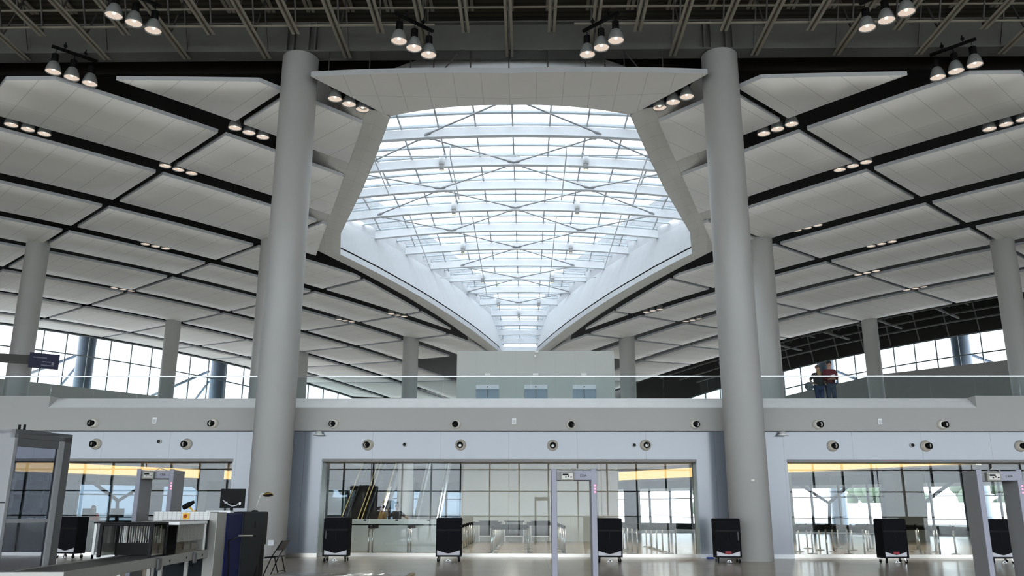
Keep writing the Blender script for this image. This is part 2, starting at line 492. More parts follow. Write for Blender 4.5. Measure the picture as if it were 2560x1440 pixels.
# ------------------------------------------------------------------ skylight: soffit band, well, ribs, glass
LIPP = [(4.66, 30.0), (4.70, 30.12), (6.05, 34.3), (7.2, 37.65), (8.55, 41.3), (9.62, 44.2), (10.47, 48.1), (8.7, 51.6), (6.38, 56.7), (4.9, 60.3), (3.6, 63.7), (2.5, 66.9), (1.6, 69.8), (1.35, 73), (1.25, 92)]
TOPP = [(4.86, 30.1), (4.9, 30.3), (6.3, 34.4), (7.4, 37.7), (8.75, 41.3), (9.85, 44.2), (10.65, 48.0), (9.0, 51.4), (7.5, 55.3), (6.25, 58.9), (5.15, 62.7), (4.15, 66.3), (3.3, 70), (2.5, 73.7), (1.6, 92)]
def normals(pl):
    ns = []
    for i in range(len(pl)):
        v = Vector((0, 0))
        for j in (i-1, i):
            if 0 <= j < len(pl)-1:
                d = Vector((pl[j+1][0]-pl[j][0], pl[j+1][1]-pl[j][1])).normalized(); v += Vector((d.y, -d.x))
        ns.append(v.normalized())
    return ns
NRM = normals(LIPP)
def dense(n=3):
    out = []
    for i in range(len(LIPP)-1):
        for k in range(n):
            t = k/n
            out.append((Vector(LIPP[i]).lerp(Vector(LIPP[i+1]), t), NRM[i].lerp(NRM[i+1], t).normalized(), Vector(TOPP[i]).lerp(Vector(TOPP[i+1]), t)))
    out.append((Vector(LIPP[-1]), NRM[-1], Vector(TOPP[-1]))); return out
DN = dense()
DD = [0, .5, 1.0, 1.4, 1.8, 2.2, 2.6, 3.0, 3.4]
def zband(x, y, d):
    r = max(0, d-1.15); return zs(x, y)+.09+.42*r*r
sky = empty('roof_skylight', (0, 40, 16.4))
tag(sky, 'long arched white steel skylight narrowing into the distance over the hall', 'skylight', kind='thing')
sky_inv = Matrix.Translation((0, -40, -16.4))
def sp(o):
    """keep world coordinates for a part of the skylight"""
    o.parent = sky; o.matrix_parent_inverse = sky_inv; return o
for side in (-1, 1):
    m = MB(); acc = 0; us = [0]
    for i in range(1, len(DN)): acc += (DN[i][0]-DN[i-1][0]).length; us.append(acc)
    grid = []
    for i, (p, n, t) in enumerate(DN):
        row = []
        for d in DD:
            d *= min(1, .66+.34*i/3)
            q = p+n*d; row.append((side*q.x, q.y, zband(q.x, q.y, d)-(.19 if d == 0 else .0)))
        grid.append(row)
    uvm = {}
    for i in range(len(DN)-1):
        for j in range(len(DD)-1):
            k = len(m.v)
            m.quad(grid[i][j], grid[i+1][j], grid[i+1][j+1], grid[i][j+1], True)
            for q, (ii, jj) in enumerate(((i, j), (i+1, j), (i+1, j+1), (i, j+1))): uvm[tuple(round(c, 3) for c in m.v[k+q])] = (us[ii], DD[jj])
    m.uv = lambda co: uvm.get(tuple(round(c, 3) for c in co), (0, 0))
    o = m.build('ceiling_band', 'band'); tag(o, 'beige tiled soffit band curling up along the %s edge of the skylight' % SIDE[side], 'soffit', kind='structure')
    # lip, reveal, well wall
    ml, mr, mw = MB(), MB(), MB()
    for i in range(len(DN)-1):
        (p, n, t), (p2, n2, t2) = DN[i], DN[i+1]
        za, zb = zs(p.x, p.y)-.1, zs(p2.x, p2.y)-.1
        X = lambda v, z: (side*v.x, v.y, z)
        ml.quad(X(p, za), X(p2, zb), X(p2, zb+.36), X(p, za+.36))
        ml.quad(X(p, za+.36), X(p2, zb+.36), X(p2+n2*.2, zb+.36), X(p+n*.2, za+.36))
        mr.quad(X(p+n*.15, za+.36), X(p2+n2*.15, zb+.36), X(p2+n2*.15, zb+.47), X(p+n*.15, za+.47))
        mr.quad(X(p+n*.15, za+.47), X(p2+n2*.15, zb+.47), X(p2+n2*.03, zb+.47), X(p+n*.03, za+.47))
        mw.quad(X(p+n*.03, za+.47), X(p2+n2*.03, zb+.47), X(t2, 18.45), X(t, 18.45))
        mw.quad(X(t, 18.45), X(t2, 18.45), X(t2, 20.9), X(t, 20.9))
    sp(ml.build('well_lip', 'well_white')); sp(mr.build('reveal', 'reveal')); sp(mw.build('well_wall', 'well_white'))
# front gable of the well, above the transom panel, and the far end wall
m = MB(); n = 14
for i in range(n):
    t0, t1 = -1+2*i/n, -1+2*(i+1)/n
    f = lambda t: 18.35+.38*(1-t*t)
    (x0, y0), (x1, y1) = (4.72*t0, by(t0)), (4.72*t1, by(t1))
    m.hexa([(x0, y0-.12, ZT(x0, y0)-.05), (x1, y1-.12, ZT(x1, y1)-.05), (x1, y1, ZT(x1, y1)-.05), (x0, y0, ZT(x0, y0)-.05)], [(x0, y0-.12, f(t0)), (x1, y1-.12, f(t1)), (x1, y1, f(t1)), (x0, y0, f(t0))])
sp(m.build('gable', 'white'))
m = MB()
for i in range(n):
    t0, t1 = -1+2*i/n, -1+2*(i+1)/n
    (x0, y0), (x1, y1) = (4.9*t0, by(t0)), (4.9*t1, by(t1))
    m.hexa([(x0, y0+.0, 18.2), (x1, y1, 18.2), (x1, y1+.05, 18.2), (x0, y0+.05, 18.2)], [(x0, y0, 20.9), (x1, y1, 20.9), (x1, y1+.05, 20.9), (x0, y0+.05, 20.9)])
sp(m.build('gable_closure', 'deck_dark'))  # dark sheet added to shut out the sky above the gable
sp(MB().box(-1.7, 1.7, 91.6, 91.8, 12, 20.9).build('end_wall', 'white'))
# ribs
RY = [36.4-7.47+3.735*i for i in range(0, 17)]
RZ = [18.4, 18.45, 18.5, 18.6, 18.78, 18.9, 18.85, 18.8, 18.7, 18.7, 18.67, 18.57, 18.45, 18.35, 18.2, 18.1, 18.0]
def topw(y):
    if y < 30.12: return 4.72*math.sqrt(max(0., (y-28.95)/1.15)) if y > 28.95 else 0.
    for (x0, y0), (x1, y1) in zip(TOPP, TOPP[1:]):
        if y0 <= y <= y1: return x0+(x1-x0)*(y-y0)/(y1-y0)
    return 1.4
def arc(x, w, i): return RZ[i]-.32*(x/10.)**2*1.95
for i, y in enumerate(RY):
    if y < 30: continue
    w = topw(y)+.03; n = 16; m = MB(); fl = MB()
    pts = [(-w+2*w*k/n) for k in range(n+1)]
    for x0, x1 in zip(pts, pts[1:]):
        z0, z1 = arc(x0, w, i), arc(x1, w, i)
        m.hexa([(x0, y-.03, z0), (x1, y-.03, z1), (x1, y+.03, z1), (x0, y+.03, z0)], [(x0, y-.03, z0+.46), (x1, y-.03, z1+.46), (x1, y+.03, z1+.46), (x0, y+.03, z0+.46)])
        fl.hexa([(x0, y-.14, z0-.035), (x1, y-.14, z1-.035), (x1, y+.14, z1-.035), (x0, y+.14, z0-.035)], [(x0, y-.14, z0), (x1, y-.14, z1), (x1, y+.14, z1), (x0, y+.14, z0)])
    r = sp(m.build('rib', 'rib_white')); fl.build('flange', 'rib_white', r)
# glass vault with bars
def gz(x, i0, f): 
    z = RZ[i0]*(1-f)+RZ[min(i0+1, len(RZ)-1)]*f
    return z-.32*(x/10.)**2*1.95+.62
bars, mull, gl = MB(), MB(), MB()
mulx = [-10.5+1.75*k for k in range(13)]
for i in range(len(RY)-1):
    y0, y1 = RY[i], RY[i+1]
    for f in (.02, .35, .68):
        y = y0+(y1-y0)*f; w = topw(y)-.02; n = 10; bars = MB()
        for k in range(n):
            x0, x1 = -w+2*w*k/n, -w+2*w*(k+1)/n
            za, zb = gz(x0, i, f), gz(x1, i, f)
            bars.hexa([(x0, y-.09, za-.05), (x1, y-.09, zb-.05), (x1, y+.09, zb-.05), (x0, y+.09, za-.05)], [(x0, y-.09, za+.04), (x1, y-.09, zb+.04), (x1, y+.09, zb+.04), (x0, y+.09, za+.04)])
        sp(bars.build('glazing_bar', 'bar_pale'))
    for x in mulx:
        ya, yb = y0, y1
        ok = [t for t in (0, .25, .5, .75, 1) if topw(y0+(y1-y0)*t) > abs(x)]
        if not ok: continue
        ta, tb = min(ok), max(ok)
        if ta == tb: continue
        mull.beam((x, y0+(y1-y0)*ta, gz(x, i, ta)-.02), (x, y0+(y1-y0)*tb, gz(x, i, tb)-.02), .07, .12)
    w0, w1 = topw(y0), topw(y1); n = 10
    for k in range(n):
        a0, a1 = -w0+2*w0*k/n, -w0+2*w0*(k+1)/n; b0, b1 = -w1+2*w1*k/n, -w1+2*w1*(k+1)/n
        gl.hexa([(a0, y0, gz(a0, i, 0)+.05), (a1, y0, gz(a1, i, 0)+.05), (b1, y1, gz(b1, i, 1)+.05), (b0, y1, gz(b0, i, 1)+.05)],
                [(a0, y0, gz(a0, i, 0)+.08), (a1, y0, gz(a1, i, 0)+.08), (b1, y1, gz(b1, i, 1)+.08), (b0, y1, gz(b0, i, 1)+.08)])
sp(mull.build('mullion', 'rod_grey')); sp(gl.build('glazing', 'glass_sky'))
# diagonal tie rods with clevis ends
D = 4.12
for i in range(len(RY)-1):
    for k in range(-2, 3):
        ev = (i % 2 == 1)
        xa = k*2*D if ev else (k*2+1)*D
        for s in (-1, 1):
            xb = xa+s*D
            ya, yb = RY[i]+.1, RY[i+1]-.1
            if abs(xa) > topw(ya)-.2 or abs(xb) > topw(yb)+.6: 
                if not (abs(xb) < topw(yb)-.2 and abs(xa) < topw(ya)+.6): continue
            za, zb = arc(xa, 0, i)+.1, arc(xb, 0, i+1)+.1
            p, q = Vector((xa, ya, za)), Vector((xb, yb, zb))
            if abs(p.x) > topw(ya): p = p.lerp(q, (abs(p.x)-topw(ya))/D)
            if abs(q.x) > topw(yb): q = q.lerp(p, (abs(q.x)-topw(yb))/D)
            d = (q-p).normalized()
            m = MB(); m.tube([p, q], .045, 6); m.tube([p, p+d*.3, p+d*.5], [.05, .10, .045], 6); m.tube([q-d*.5, q-d*.3, q], [.045, .10, .05], 6)
            sp(m.build('tie_rod', 'rod_grey'))
# sprinkler pipes under the skylight
def pipe(pts, lab, r=.035):
    m = MB()
    for k, p in enumerate(pts): m.tube(p, r, 6)
    o = m.build('sprinkler_pipe', 'rib_white'); tag(o, lab, 'pipe', 'sprinkler pipes in the skylight'); return o
pipe([[(-7.6, 38.4, 18.35), (.35, 38.4, 18.35)], [(-3.1, 38.4, 18.35), (-3.1, 44.2, 18.3)], [(-6.9, 38.4, 18.35), (-6.9, 43.6, 18.3)], [(-3.1, 38.4, 18.35), (-3.1, 38.4, 19.2)]], 'white sprinkler pipe crossing the near skylight from its left edge')
pipe([[(2.35, 38.4, 18.35), (7.6, 38.4, 18.35)], [(2.6, 38.4, 18.35), (2.6, 44.4, 18.3)], [(6.6, 38.4, 18.35), (6.6, 43.8, 18.3)], [(2.6, 38.4, 18.35), (2.6, 38.4, 19.2)]], 'white sprinkler pipe crossing the near skylight from its right edge')
pipe([[(-6.4, 60.2, 18.2), (-2.35, 60.2, 18.2)], [(-2.5, 46.5, 18.1), (-2.5, 65.5, 18.1)], [(-6.2, 46.8, 18.25), (-6.2, 58, 18.2)]], 'white sprinkler pipe crossing the far skylight from its left wall')
pipe([[(2.3, 60.2, 18.2), (6.4, 60.2, 18.2)], [(2.4, 46.5, 18.1), (2.4, 65.5, 18.1)], [(6.2, 46.8, 18.25), (6.2, 58, 18.2)]], 'white sprinkler pipe crossing the far skylight from its right wall')
# downlights on the ribs
dl = [(-3.67, 1, 'left'), (3.67, 1, 'right')]
DLS = [(-3.67, 0, 'front left, half hidden by the transom panel'), (3.67, 0, 'front right, half hidden by the transom panel'),
       (-3.67, 2, 'second pair from the front, left'), (3.67, 2, 'second pair from the front, right'), (-3.67, 4, 'third pair from the front, left'), (3.67, 4, 'third pair from the front, right'),
       (-3.67, 6, 'fourth pair from the front, left'), (3.67, 6, 'fourth pair from the front, right'), (-2.7, 8, 'fifth pair from the front, left'), (2.65, 8, 'fifth pair from the front, right'),
       (-1.72, 10, 'farthest pair, left'), (1.72, 10, 'farthest pair, right'), (0, 11, 'single one on the axis beyond the pairs')]
proto = None
for x, i, lab in DLS:
    if proto is None:
        rt = empty('skylight_downlight')
        MB().lathe([(0, .62), (.155, .62), (.155, 0), (.145, 0), (.145, .05)], n=16).build('housing', 'white', rt)
        MB().lathe([(.12, .0), (.12, -.3), (.11, -.3), (.11, -.27)], n=16).build('baffle', 'rod_grey', rt)
        MB().disc((0, 0, -.27), .112, 16, (0, 0, -1)).build('lens', 'down_lamp', rt)
        MB().lathe([(.15, .012), (.122, .012)], n=16).build('glow_ring', 'lamp', rt)
        proto = rt
    else: rt = copy_tree(proto)
    rt.location = (x, RY[i+1]-.21, arc(x, 0, i+1)+.02)
    tag(rt, 'white cylinder downlight on a skylight rib, '+lab, 'downlight', 'cylinder downlights in the skylight')

# ------------------------------------------------------------------ roof deck, girder, joists
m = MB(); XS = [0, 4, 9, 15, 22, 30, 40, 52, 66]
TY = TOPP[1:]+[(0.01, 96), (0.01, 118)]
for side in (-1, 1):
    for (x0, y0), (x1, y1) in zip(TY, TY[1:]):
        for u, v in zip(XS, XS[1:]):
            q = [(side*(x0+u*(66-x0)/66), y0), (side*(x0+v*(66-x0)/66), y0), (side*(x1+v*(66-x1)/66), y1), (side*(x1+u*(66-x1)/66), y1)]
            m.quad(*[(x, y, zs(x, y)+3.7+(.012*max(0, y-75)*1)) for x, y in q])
    m.quad(*[(side*4.9, 30.3, 18.4), (side*66, 30.3, 18.4), (side*66, 30.3, 24), (side*4.9, 30.3, 24)])  # closure strip added to stop sky light leaking into the roof void
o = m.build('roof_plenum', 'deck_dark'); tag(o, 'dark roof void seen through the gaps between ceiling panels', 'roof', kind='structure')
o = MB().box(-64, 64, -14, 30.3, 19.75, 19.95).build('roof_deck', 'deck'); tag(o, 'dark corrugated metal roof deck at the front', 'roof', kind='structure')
# plate girder over the columns
g = empty('roof_girder', (0, 28, 17.8)); tag(g, 'deep dark grey steel girder resting on the two front columns', 'girder')
MB().box(-64, 64, -.12, .02, .06, 1.2).build('web', 'girder', g)
MB().box(-64, 64, -.38, .3, 0, .06).build('bottom_flange', 'girder', g)
MB().box(-64, 64, -.3, .3, 1.2, 1.26).build('top_flange', 'girder', g)
m = MB()
for x in (-8.2, -7.95, -7.4, -7.15, 7.15, 7.4, 7.95, 8.2): m.box(x-.02, x+.02, -.36, -.12, .06, 1.2)
m.build('stiffener', 'girder', g)
# hangers between girder and transom panel
for k, x in enumerate((-6.6, -5.1, -3.6, -2.75, -1.4, 0, 1.42, 2.8, 3.5, 4.2, 5.6)):
    o = MB().tube([(0, 0, 0), (0, 0, 17.85-16.45)], .022, 6).build('hanger_rod', 'dark_steel'); o.location = (x, 27.72, 16.46)
    tag(o, 'thin dark hanger rod above the front transom panel, %s from the left' % ORD[k], 'hanger rod', 'hanger rods above the transom panel')
m = MB(); m.beam((-2.9, 27.74, 16.46), (-1.9, 27.9, 17.8), .035, .035)
o = m.build('brace_rod', 'dark_steel'); tag(o, 'slanting dark brace rod above the transom panel, left of centre', 'brace')
m = MB(); m.beam((4.3, 27.9, 17.8), (5.2, 27.74, 16.46), .035, .035)
o = m.build('brace_rod', 'dark_steel'); tag(o, 'slanting dark brace rod above the transom panel, right of centre', 'brace')
# bar joists along the axis
def joist(k):
    long = (k % 2 == 0)
    x = 1.5*k+.02
    rt = empty('roof_joist', (x, 20, 17.72))
    y1 = 8.0 if long else 6.35
    m = MB()
    for s in (-1, 1):
        m.box(s*.085-.055, s*.085+.055, -8, y1, 0, .015); m.box(s*.035-.008 if s > 0 else -.043, s*.043 if s > 0 else -.027, -8, y1, 0, .1)
    m.build('bottom_chord', 'joist', rt)
    m = MB()
    for s in (-1, 1): m.box(s*.09-.06, s*.09+.06, -8, 8, 1.93, 1.99)
    m.build('top_chord', 'joist', rt)
    m = MB(); st = 1.6; y = -8
    while y < y1-.2:
        m.beam((0, y, .05), (0, min(y+st/2, 8), 1.93), .05, .05, (1, 0, 0)); m.beam((0, min(y+st/2, 8), 1.93), (0, min(y+st, y1), .05), .05, .05, (1, 0, 0)); y += st
    m.build('web', 'dark_steel', rt)
    if k == 0: d = 'on the centre line'
    else: d = '%s from the centre on the %s' % (ORD[abs(k)-1], 'left' if k < 0 else 'right')
    tag(rt, ('long' if long else 'short')+' tan steel roof joist reaching the girder, '+d if long else 'short tan steel roof joist, '+d, 'roof joist', 'roof joists above the front of the hall')
for k in range(-12, 13): joist(k)
for x0, x1, y, z, lab in ((-24, -2.55, 26.0, 17.84, 'lower thin bridging bar across the roof joists at the left'), (2.3, 24, 26.0, 17.84, 'lower thin bridging bar across the roof joists at the right'), (-24, 24, 26.6, 18.9, 'upper thin bridging bar running across all the roof joists')):
    o = MB().box(x0, x1, y-.03, y+.03, z-.03, z+.03).build('bridging_bar', 'joist'); tag(o, lab, 'bridging bar')

# ------------------------------------------------------------------ columns
COLS = [(-7.73, 28.0, .65, 17.72, 'tall off-white round column at the front left, behind the baggage machine'), (7.73, 28.0, .65, 17.72, 'tall off-white round column at the front right with a black cart at its foot')]
def addc(a, b, s, lab):
    x, y = P(a, b, s); COLS.append((x, y, .65, zs(x, y)+.4, lab))
addc(22.9, 42.85, -1, 'round column mostly hidden behind the front left column'); addc(22.9, 42.85, 1, 'round column close behind the front right column')
addc(13.85, 55.2, -1, 'round column at the far left with the navy sign beside it'); addc(13.85, 55.2, 1, 'round column at the far right edge of the balcony')
addc(29.85, 73.4, -1, 'distant round column in front of the left windows'); addc(29.85, 73.4, 1, 'distant round column in front of the right windows')
addc(43.2, 74, -1, 'distant round column just right of the front left column')
addc(42.8, 55.6, -1, 'slim distant round column left of the elevator block'); addc(42.8, 55.6, 1, 'slim distant round column right of the elevator block')
for x, y, r, z, lab in COLS:
    rt = MB().lathe([(0, 0), (r, 0), (r, z-.03), (r-.03, z), (0, z)], n=48).build('column', 'column'); rt.location = (x, y, 0)
    tag(rt, lab, 'column', 'round columns', 'thing')

# ------------------------------------------------------------------ pendant lamp clusters
def cluster():
    rt = empty('pendant_light_cluster')
    MB().beam((-.78, 0, .98), (.78, 0, .98), .09, .09).build('bar', 'black', rt)
    m = MB()
    for x in (-.35, .35): m.tube([(x, 0, 1.02), (x, 0, 1.3)], .02, 6); m.ball((x, 0, 1.16), .07, n=8, m=6)
    m.build('hanger', 'black', rt)
    for x in (-.62, 0, .62):
        sh = MB().lathe([(.09, .42), (.15, .38), (.215, .24), (.262, .06), (.27, 0), (.262, 0), (.25, .06), (.2, .22), (.10, .36)], (x, 0, 0), 20).build('lamp_shade', 'grey_shade', rt)
        MB().lathe([(.10, .72), (.12, .70), (.12, .42), (.10, .38)], (x, 0, 0), 14).build('socket', 'black', sh)
        MB().tube([(x, 0, .7), (x, 0, .95)], .012, 6).build('stem', 'black', sh)
        MB().lathe([(.255, .035), (.235, .09), (.17, .15), (.08, .19), (.0, .2)], (x, 0, 0), 18).build('lens', 'lamp', sh)
        MB().ball((x, 0, .105), .06, .06, .05, 8, 6).build('bulb', 'lamp_core', sh)
    return rt
CLU = [(-1, 8.38, 25.3, 'hanging before the ceiling, near the top left corner'), (-1, 8.16, 30.6, 'before the ceiling edge at the upper left'), (-1, 15.55, 19.95, 'hanging under the joists, left of centre'),
       (-1, 16.3, 24.95, 'just right of the front left column'), (-1, 8.35, 36.7, 'in the second gap at the left edge'), (-1, 14.9, 30.2, 'in the first gap before the front left column'),
       (-1, 14.6, 36.45, 'in the second gap left of the front left column'), (-1, 18.94, 50.0, 'in the fourth gap over the left wing'), (-1, 22.2, 64.45, 'in the sixth gap over the left wing'),
       (-1, 47.1, 63.6, 'far beyond the slim column left of the elevators'), (-1, 36.9, 56.6, 'far in the fifth left gap beside the front column'), (-1, 37.6, 50.5, 'at the end of the fourth left gap near the skylight'),
       (1, 8.4, 25.5, 'hanging before the ceiling, near the top right corner'), (1, 8.06, 30.6, 'before the ceiling edge at the upper right'), (1, 15.57, 20.0, 'hanging under the joists, right of centre'),
       (1, 16.25, 25.0, 'just left of the front right column'), (1, 8.26, 36.8, 'in the second gap at the right edge'), (1, 14.8, 30.2, 'in the first gap right of the front right column'),
       (1, 14.5, 36.45, 'in the second gap right of the front right column'), (1, 20.2, 43.2, 'in the third gap over the right wing'), (1, 18.9, 50.0, 'in the fourth gap over the right wing'),
       (1, 22.5, 56.2, 'in the fifth gap over the right wing'), (1, 22.45, 64.45, 'in the sixth gap over the right wing'), (1, 36.4, 50.7, 'at the end of the fourth right gap near the skylight'),
       (1, 36.9, 56.6, 'far in the fifth right gap beside the front column'), (1, 47.2, 63.6, 'far beyond the slim column right of the elevators')]
proto = None
for s, a, b, lab in CLU:
    rt = cluster() if proto is None else copy_tree(proto)
    proto = proto or rt
    x, y = P(a, b, s); rt.location = (x, y, zs(x, y)-.05); rt.rotation_euler.z = PI/4*(1 if s < 0 else -1)
    tag(rt, 'three warm bell lamps '+lab, 'pendant light', 'triple pendant lamp clusters')

# ------------------------------------------------------------------ upper facades, exposed right roof edge
FB = 93.6
for s in (-1, 1):
    nm = 'left' if s < 0 else 'right'
    rt = empty('window_%d' % (5 if s < 0 else 6)); tag(rt, 'long mullioned clerestory window wall at the back of the %s wing' % nm, 'window', kind='structure')
    u = Vector((1, 1, 0) if s < 0 else (-1, 1, 0))/R2       # along a
    F = lambda a, b, z: (*P(a, b, s), z)
    head = lambda a: zs_ab(a, FB)-.2
    mm, tr, gl, wl, hd = MB(), MB(), MB(), MB(), MB()
    a = 2.9; st = 2.2
    while a < 92:
        z1 = head(a); z2 = head(a+st)
        if z2 < 6: break
        SL = (lambda q: 13.9-.02*max(0, q-24)) if s < 0 else (lambda q: 16.1-.12*max(0, q-38))
        zsill, zs2 = SL(a), SL(a+st)
        zsill = min(zsill, z1-.5); zs2 = min(zs2, z2-.5)
        mm.hexa([F(a-.05, FB-.1, zsill), F(a+.05, FB-.1, zsill), F(a+.05, FB+.1, zsill), F(a-.05, FB+.1, zsill)], [F(a-.05, FB-.1, z1), F(a+.05, FB-.1, z1), F(a+.05, FB+.1, z1), F(a-.05, FB+.1, z1)])
        for za, zb, h in ((z1, z2, .12), (z1-2.1, z2-2.1, .12)):
            if za > zsill: tr.hexa([F(a, FB-.09, za-h), F(a+st, FB-.09, zb-h), F(a+st, FB+.09, zb-h), F(a, FB+.09, za-h)], [F(a, FB-.09, za), F(a+st, FB-.09, zb), F(a+st, FB+.09, zb), F(a, FB+.09, za)])
        gl.hexa([F(a, FB+.02, zsill), F(a+st, FB+.02, zs2), F(a+st, FB+.04, zs2), F(a, FB+.04, zsill)], [F(a, FB+.02, z1), F(a+st, FB+.02, z2), F(a+st, FB+.04, z2), F(a, FB+.04, z1)])
        wl.hexa([F(a, FB-.1, 4.0), F(a+st, FB-.1, 4.0), F(a+st, FB+.2, 4.0), F(a, FB+.2, 4.0)], [F(a, FB-.1, zsill), F(a+st, FB-.1, zs2), F(a+st, FB+.2, zs2), F(a, FB+.2, zsill)])
        hd.hexa([F(a, FB-.1, z1), F(a+st, FB-.1, z2), F(a+st, FB+.1, z2), F(a, FB+.1, z1)], [F(a, FB-.1, z1+6), F(a+st, FB-.1, z2+6), F(a+st, FB+.1, z2+6), F(a, FB+.1, z1+6)])
        a += st
    mm.build('mullion', 'mullion', rt); tr.build('transom', 'mullion', rt); gl.build('pane', 'glass_win', rt)
    o = wl.build('wall_below_%s_windows' % nm, 'wall_side'); tag(o, 'plain grey wall below the high windows of the %s wing' % nm, 'wall', kind='structure')
    o = hd.build('wall_above_%s_windows' % nm, 'deck_dark'); tag(o, 'dark bulkhead above the high windows of the %s wing' % nm, 'wall', kind='structure')
    # columns and struts outside
    for a0, lab in ((29.6, 'nearer'), (44.5, 'farther')):
        x, y = P(a0, FB+1.6, s); o = MB().lathe([(.9, 0), (.9, 20.2)], n=20).build('exterior_column', 'outcol'); o.location = (x, y, -.3); tag(o, '%s thick blue-grey column outside the %s wing windows' % (lab, nm), 'column', kind='thing')
        m = MB(); m.tube([F(a0-.4, FB+3.2, 17.6), F(a0-6.4, FB+4.6, 14.2)], .16, 8); m.tube([F(a0-.3, FB+3.2, 16.4), F(a0-2.4, FB+4.6, 12.4)], .14, 8)
        o = m.build('exterior_strut', 'strut'); tag(o, 'pale slanting struts by the %s column outside the %s windows' % (lab, nm), 'strut')
# exposed structure at the right rear
s = 1; F = lambda a, b, z: (*P(a, b, s), z)
for k, (b, dz) in enumerate(((77.5, 1.1), (81, 1.1), (85, .9), (88.5, .6))):
    m = MB()
    for i in range(8):
        a0 = 10+i*6; m.beam(F(a0, b, zs_ab(a0, b)+dz), F(a0+6, b, zs_ab(a0+6, b)+dz), .12, .14)
    o = m.build('roof_beam', 'girder'); tag(o, 'thin dark roof beam above the right windows, %s from the ceiling edge' % ORD[k], 'roof beam', 'exposed roof beams over the right windows')
for k in range(7):
    a0 = 16+k*5.5; m = MB()
    m.beam(F(a0, 75.4, zs_ab(a0, 75.4)+1.6), F(a0, 87.5, zs_ab(a0, 87.5)+.75), .16, .18); m.beam(F(a0, 75.4, zs_ab(a0, 75.4)+3.2), F(a0, 91, zs_ab(a0, 91)+2.4), .12, .12)
    for q in range(4): m.beam(F(a0, 76+q*3, zs_ab(a0, 76+q*3)+1.5), F(a0, 77.5+q*3, zs_ab(a0, 77)+3.), .06, .06)
    o = m.build('roof_truss', 'girder'); tag(o, 'dark open roof truss above the right windows, %s from the right' % ORD[k], 'truss', 'exposed trusses over the right windows')
for k in range(16):
    a0 = 12+k*3; m = MB(); m.beam(F(a0, FB-.3, zs_ab(a0, FB)-.15), F(a0, FB-1.4, zs_ab(a0, FB)+2.8), .1, .14)
    o = m.build('bulkhead_stud', 'girder'); tag(o, 'dark sloping stud over the right windows, %s from the right' % (ORD+['sixteenth'])[k], 'stud', 'sloping studs above the right windows')

# ------------------------------------------------------------------ balcony railing
rail = [(-38, 29.66), (38, 29.66)]
g = empty('balcony_railing', (0, 29.6, 5.03)); tag(g, 'long frameless glass balcony railing with a slim metal handrail', 'railing')
GI = Matrix.Translation((0, -29.6, -5.03))
def gp(o): o.parent = g; o.matrix_parent_inverse = GI; return o
m, sh = MB(), MB()
for (x0, y0), (x1, y1) in zip(rail, rail[1:]):
    m.beam((x0, y0, 6.1), (x1, y1, 6.1), .05, .045); sh.beam((x0, y0, 5.1), (x1, y1, 5.1), .06, .14)
gp(m.build('handrail', 'steel')); gp(sh.build('base_shoe', 'steel_base'))
for (x0, y0), (x1, y1) in zip(rail, rail[1:]):
    L = math.hypot(x1-x0, y1-y0); n = max(1, round(L/1.55))
    for k in range(n):
        t0, t1 = k/n+.006/L, (k+1)/n-.006/L
        p = (x0+(x1-x0)*t0, y0+(y1-y0)*t0); q = (x0+(x1-x0)*t1, y0+(y1-y0)*t1)
        w = .6*math.sin(k*2.3)*.004*(1 if L > 2 else 0)
        m = MB(); m.beam((p[0], p[1]+w, 5.6), (q[0], q[1]-w, 5.6), .014, .92); gp(m.build('glass_panel', 'glass_rail'))

# elevator block on the balcony
g = empty('elevator_block', (1.06, 40.4, 5.03)); tag(g, 'pale beige elevator block with three doors on the balcony', 'elevator')
m = MB(); m.box(-3.8, 3.81, 0, 3.8, 0, 3.98); w = m.build('wall', 'elev_wall', g)
for k, x in enumerate((-2.31, .01, 2.33)):
    d = MB().box(x-.55, x+.55, -.03, 0, 0, 2.12).build('elevator_door', 'elev_door', g)
    MB().box(x-.55, x+.55, -.05, 0, 2.12, 2.32).build('door_header', 'white', d)
    MB().box(x-.01, x+.01, -.04, -.03, 0, 2.12).build('door_seam', 'black', d)
    MB().lathe([(0, 0), (.03, 0), (.03, .03), (0, .03)], (x, -.055, 2.22), 10, (0, -1, 0)).build('arrival_sensor', 'black', d)
    MB().box(x-.13, x+.13, -.06, 0, 2.78, 2.88).build('hall_lantern', 'white_plastic', g)
for k, x in enumerate((-1.05, 1.25)):
    MB().box(x-.13, x+.13, -.02, 0, 1.0, 1.05).build('call_plate', 'elev_door', g)
o = MB().ball((0, 0, 0), .07).build('dome_camera', 'white_plastic'); o.location = (1.05, 40.3, 8.70); tag(o, 'small white dome camera high on the elevator block', 'camera')
o = MB().box(-.09, .09, -.12, .0, -.05, .05).build('smoke_detector', 'white_plastic'); o.location = (1.12, 40.4, 8.95); tag(o, 'small white box at the top edge of the elevator block', 'detector')

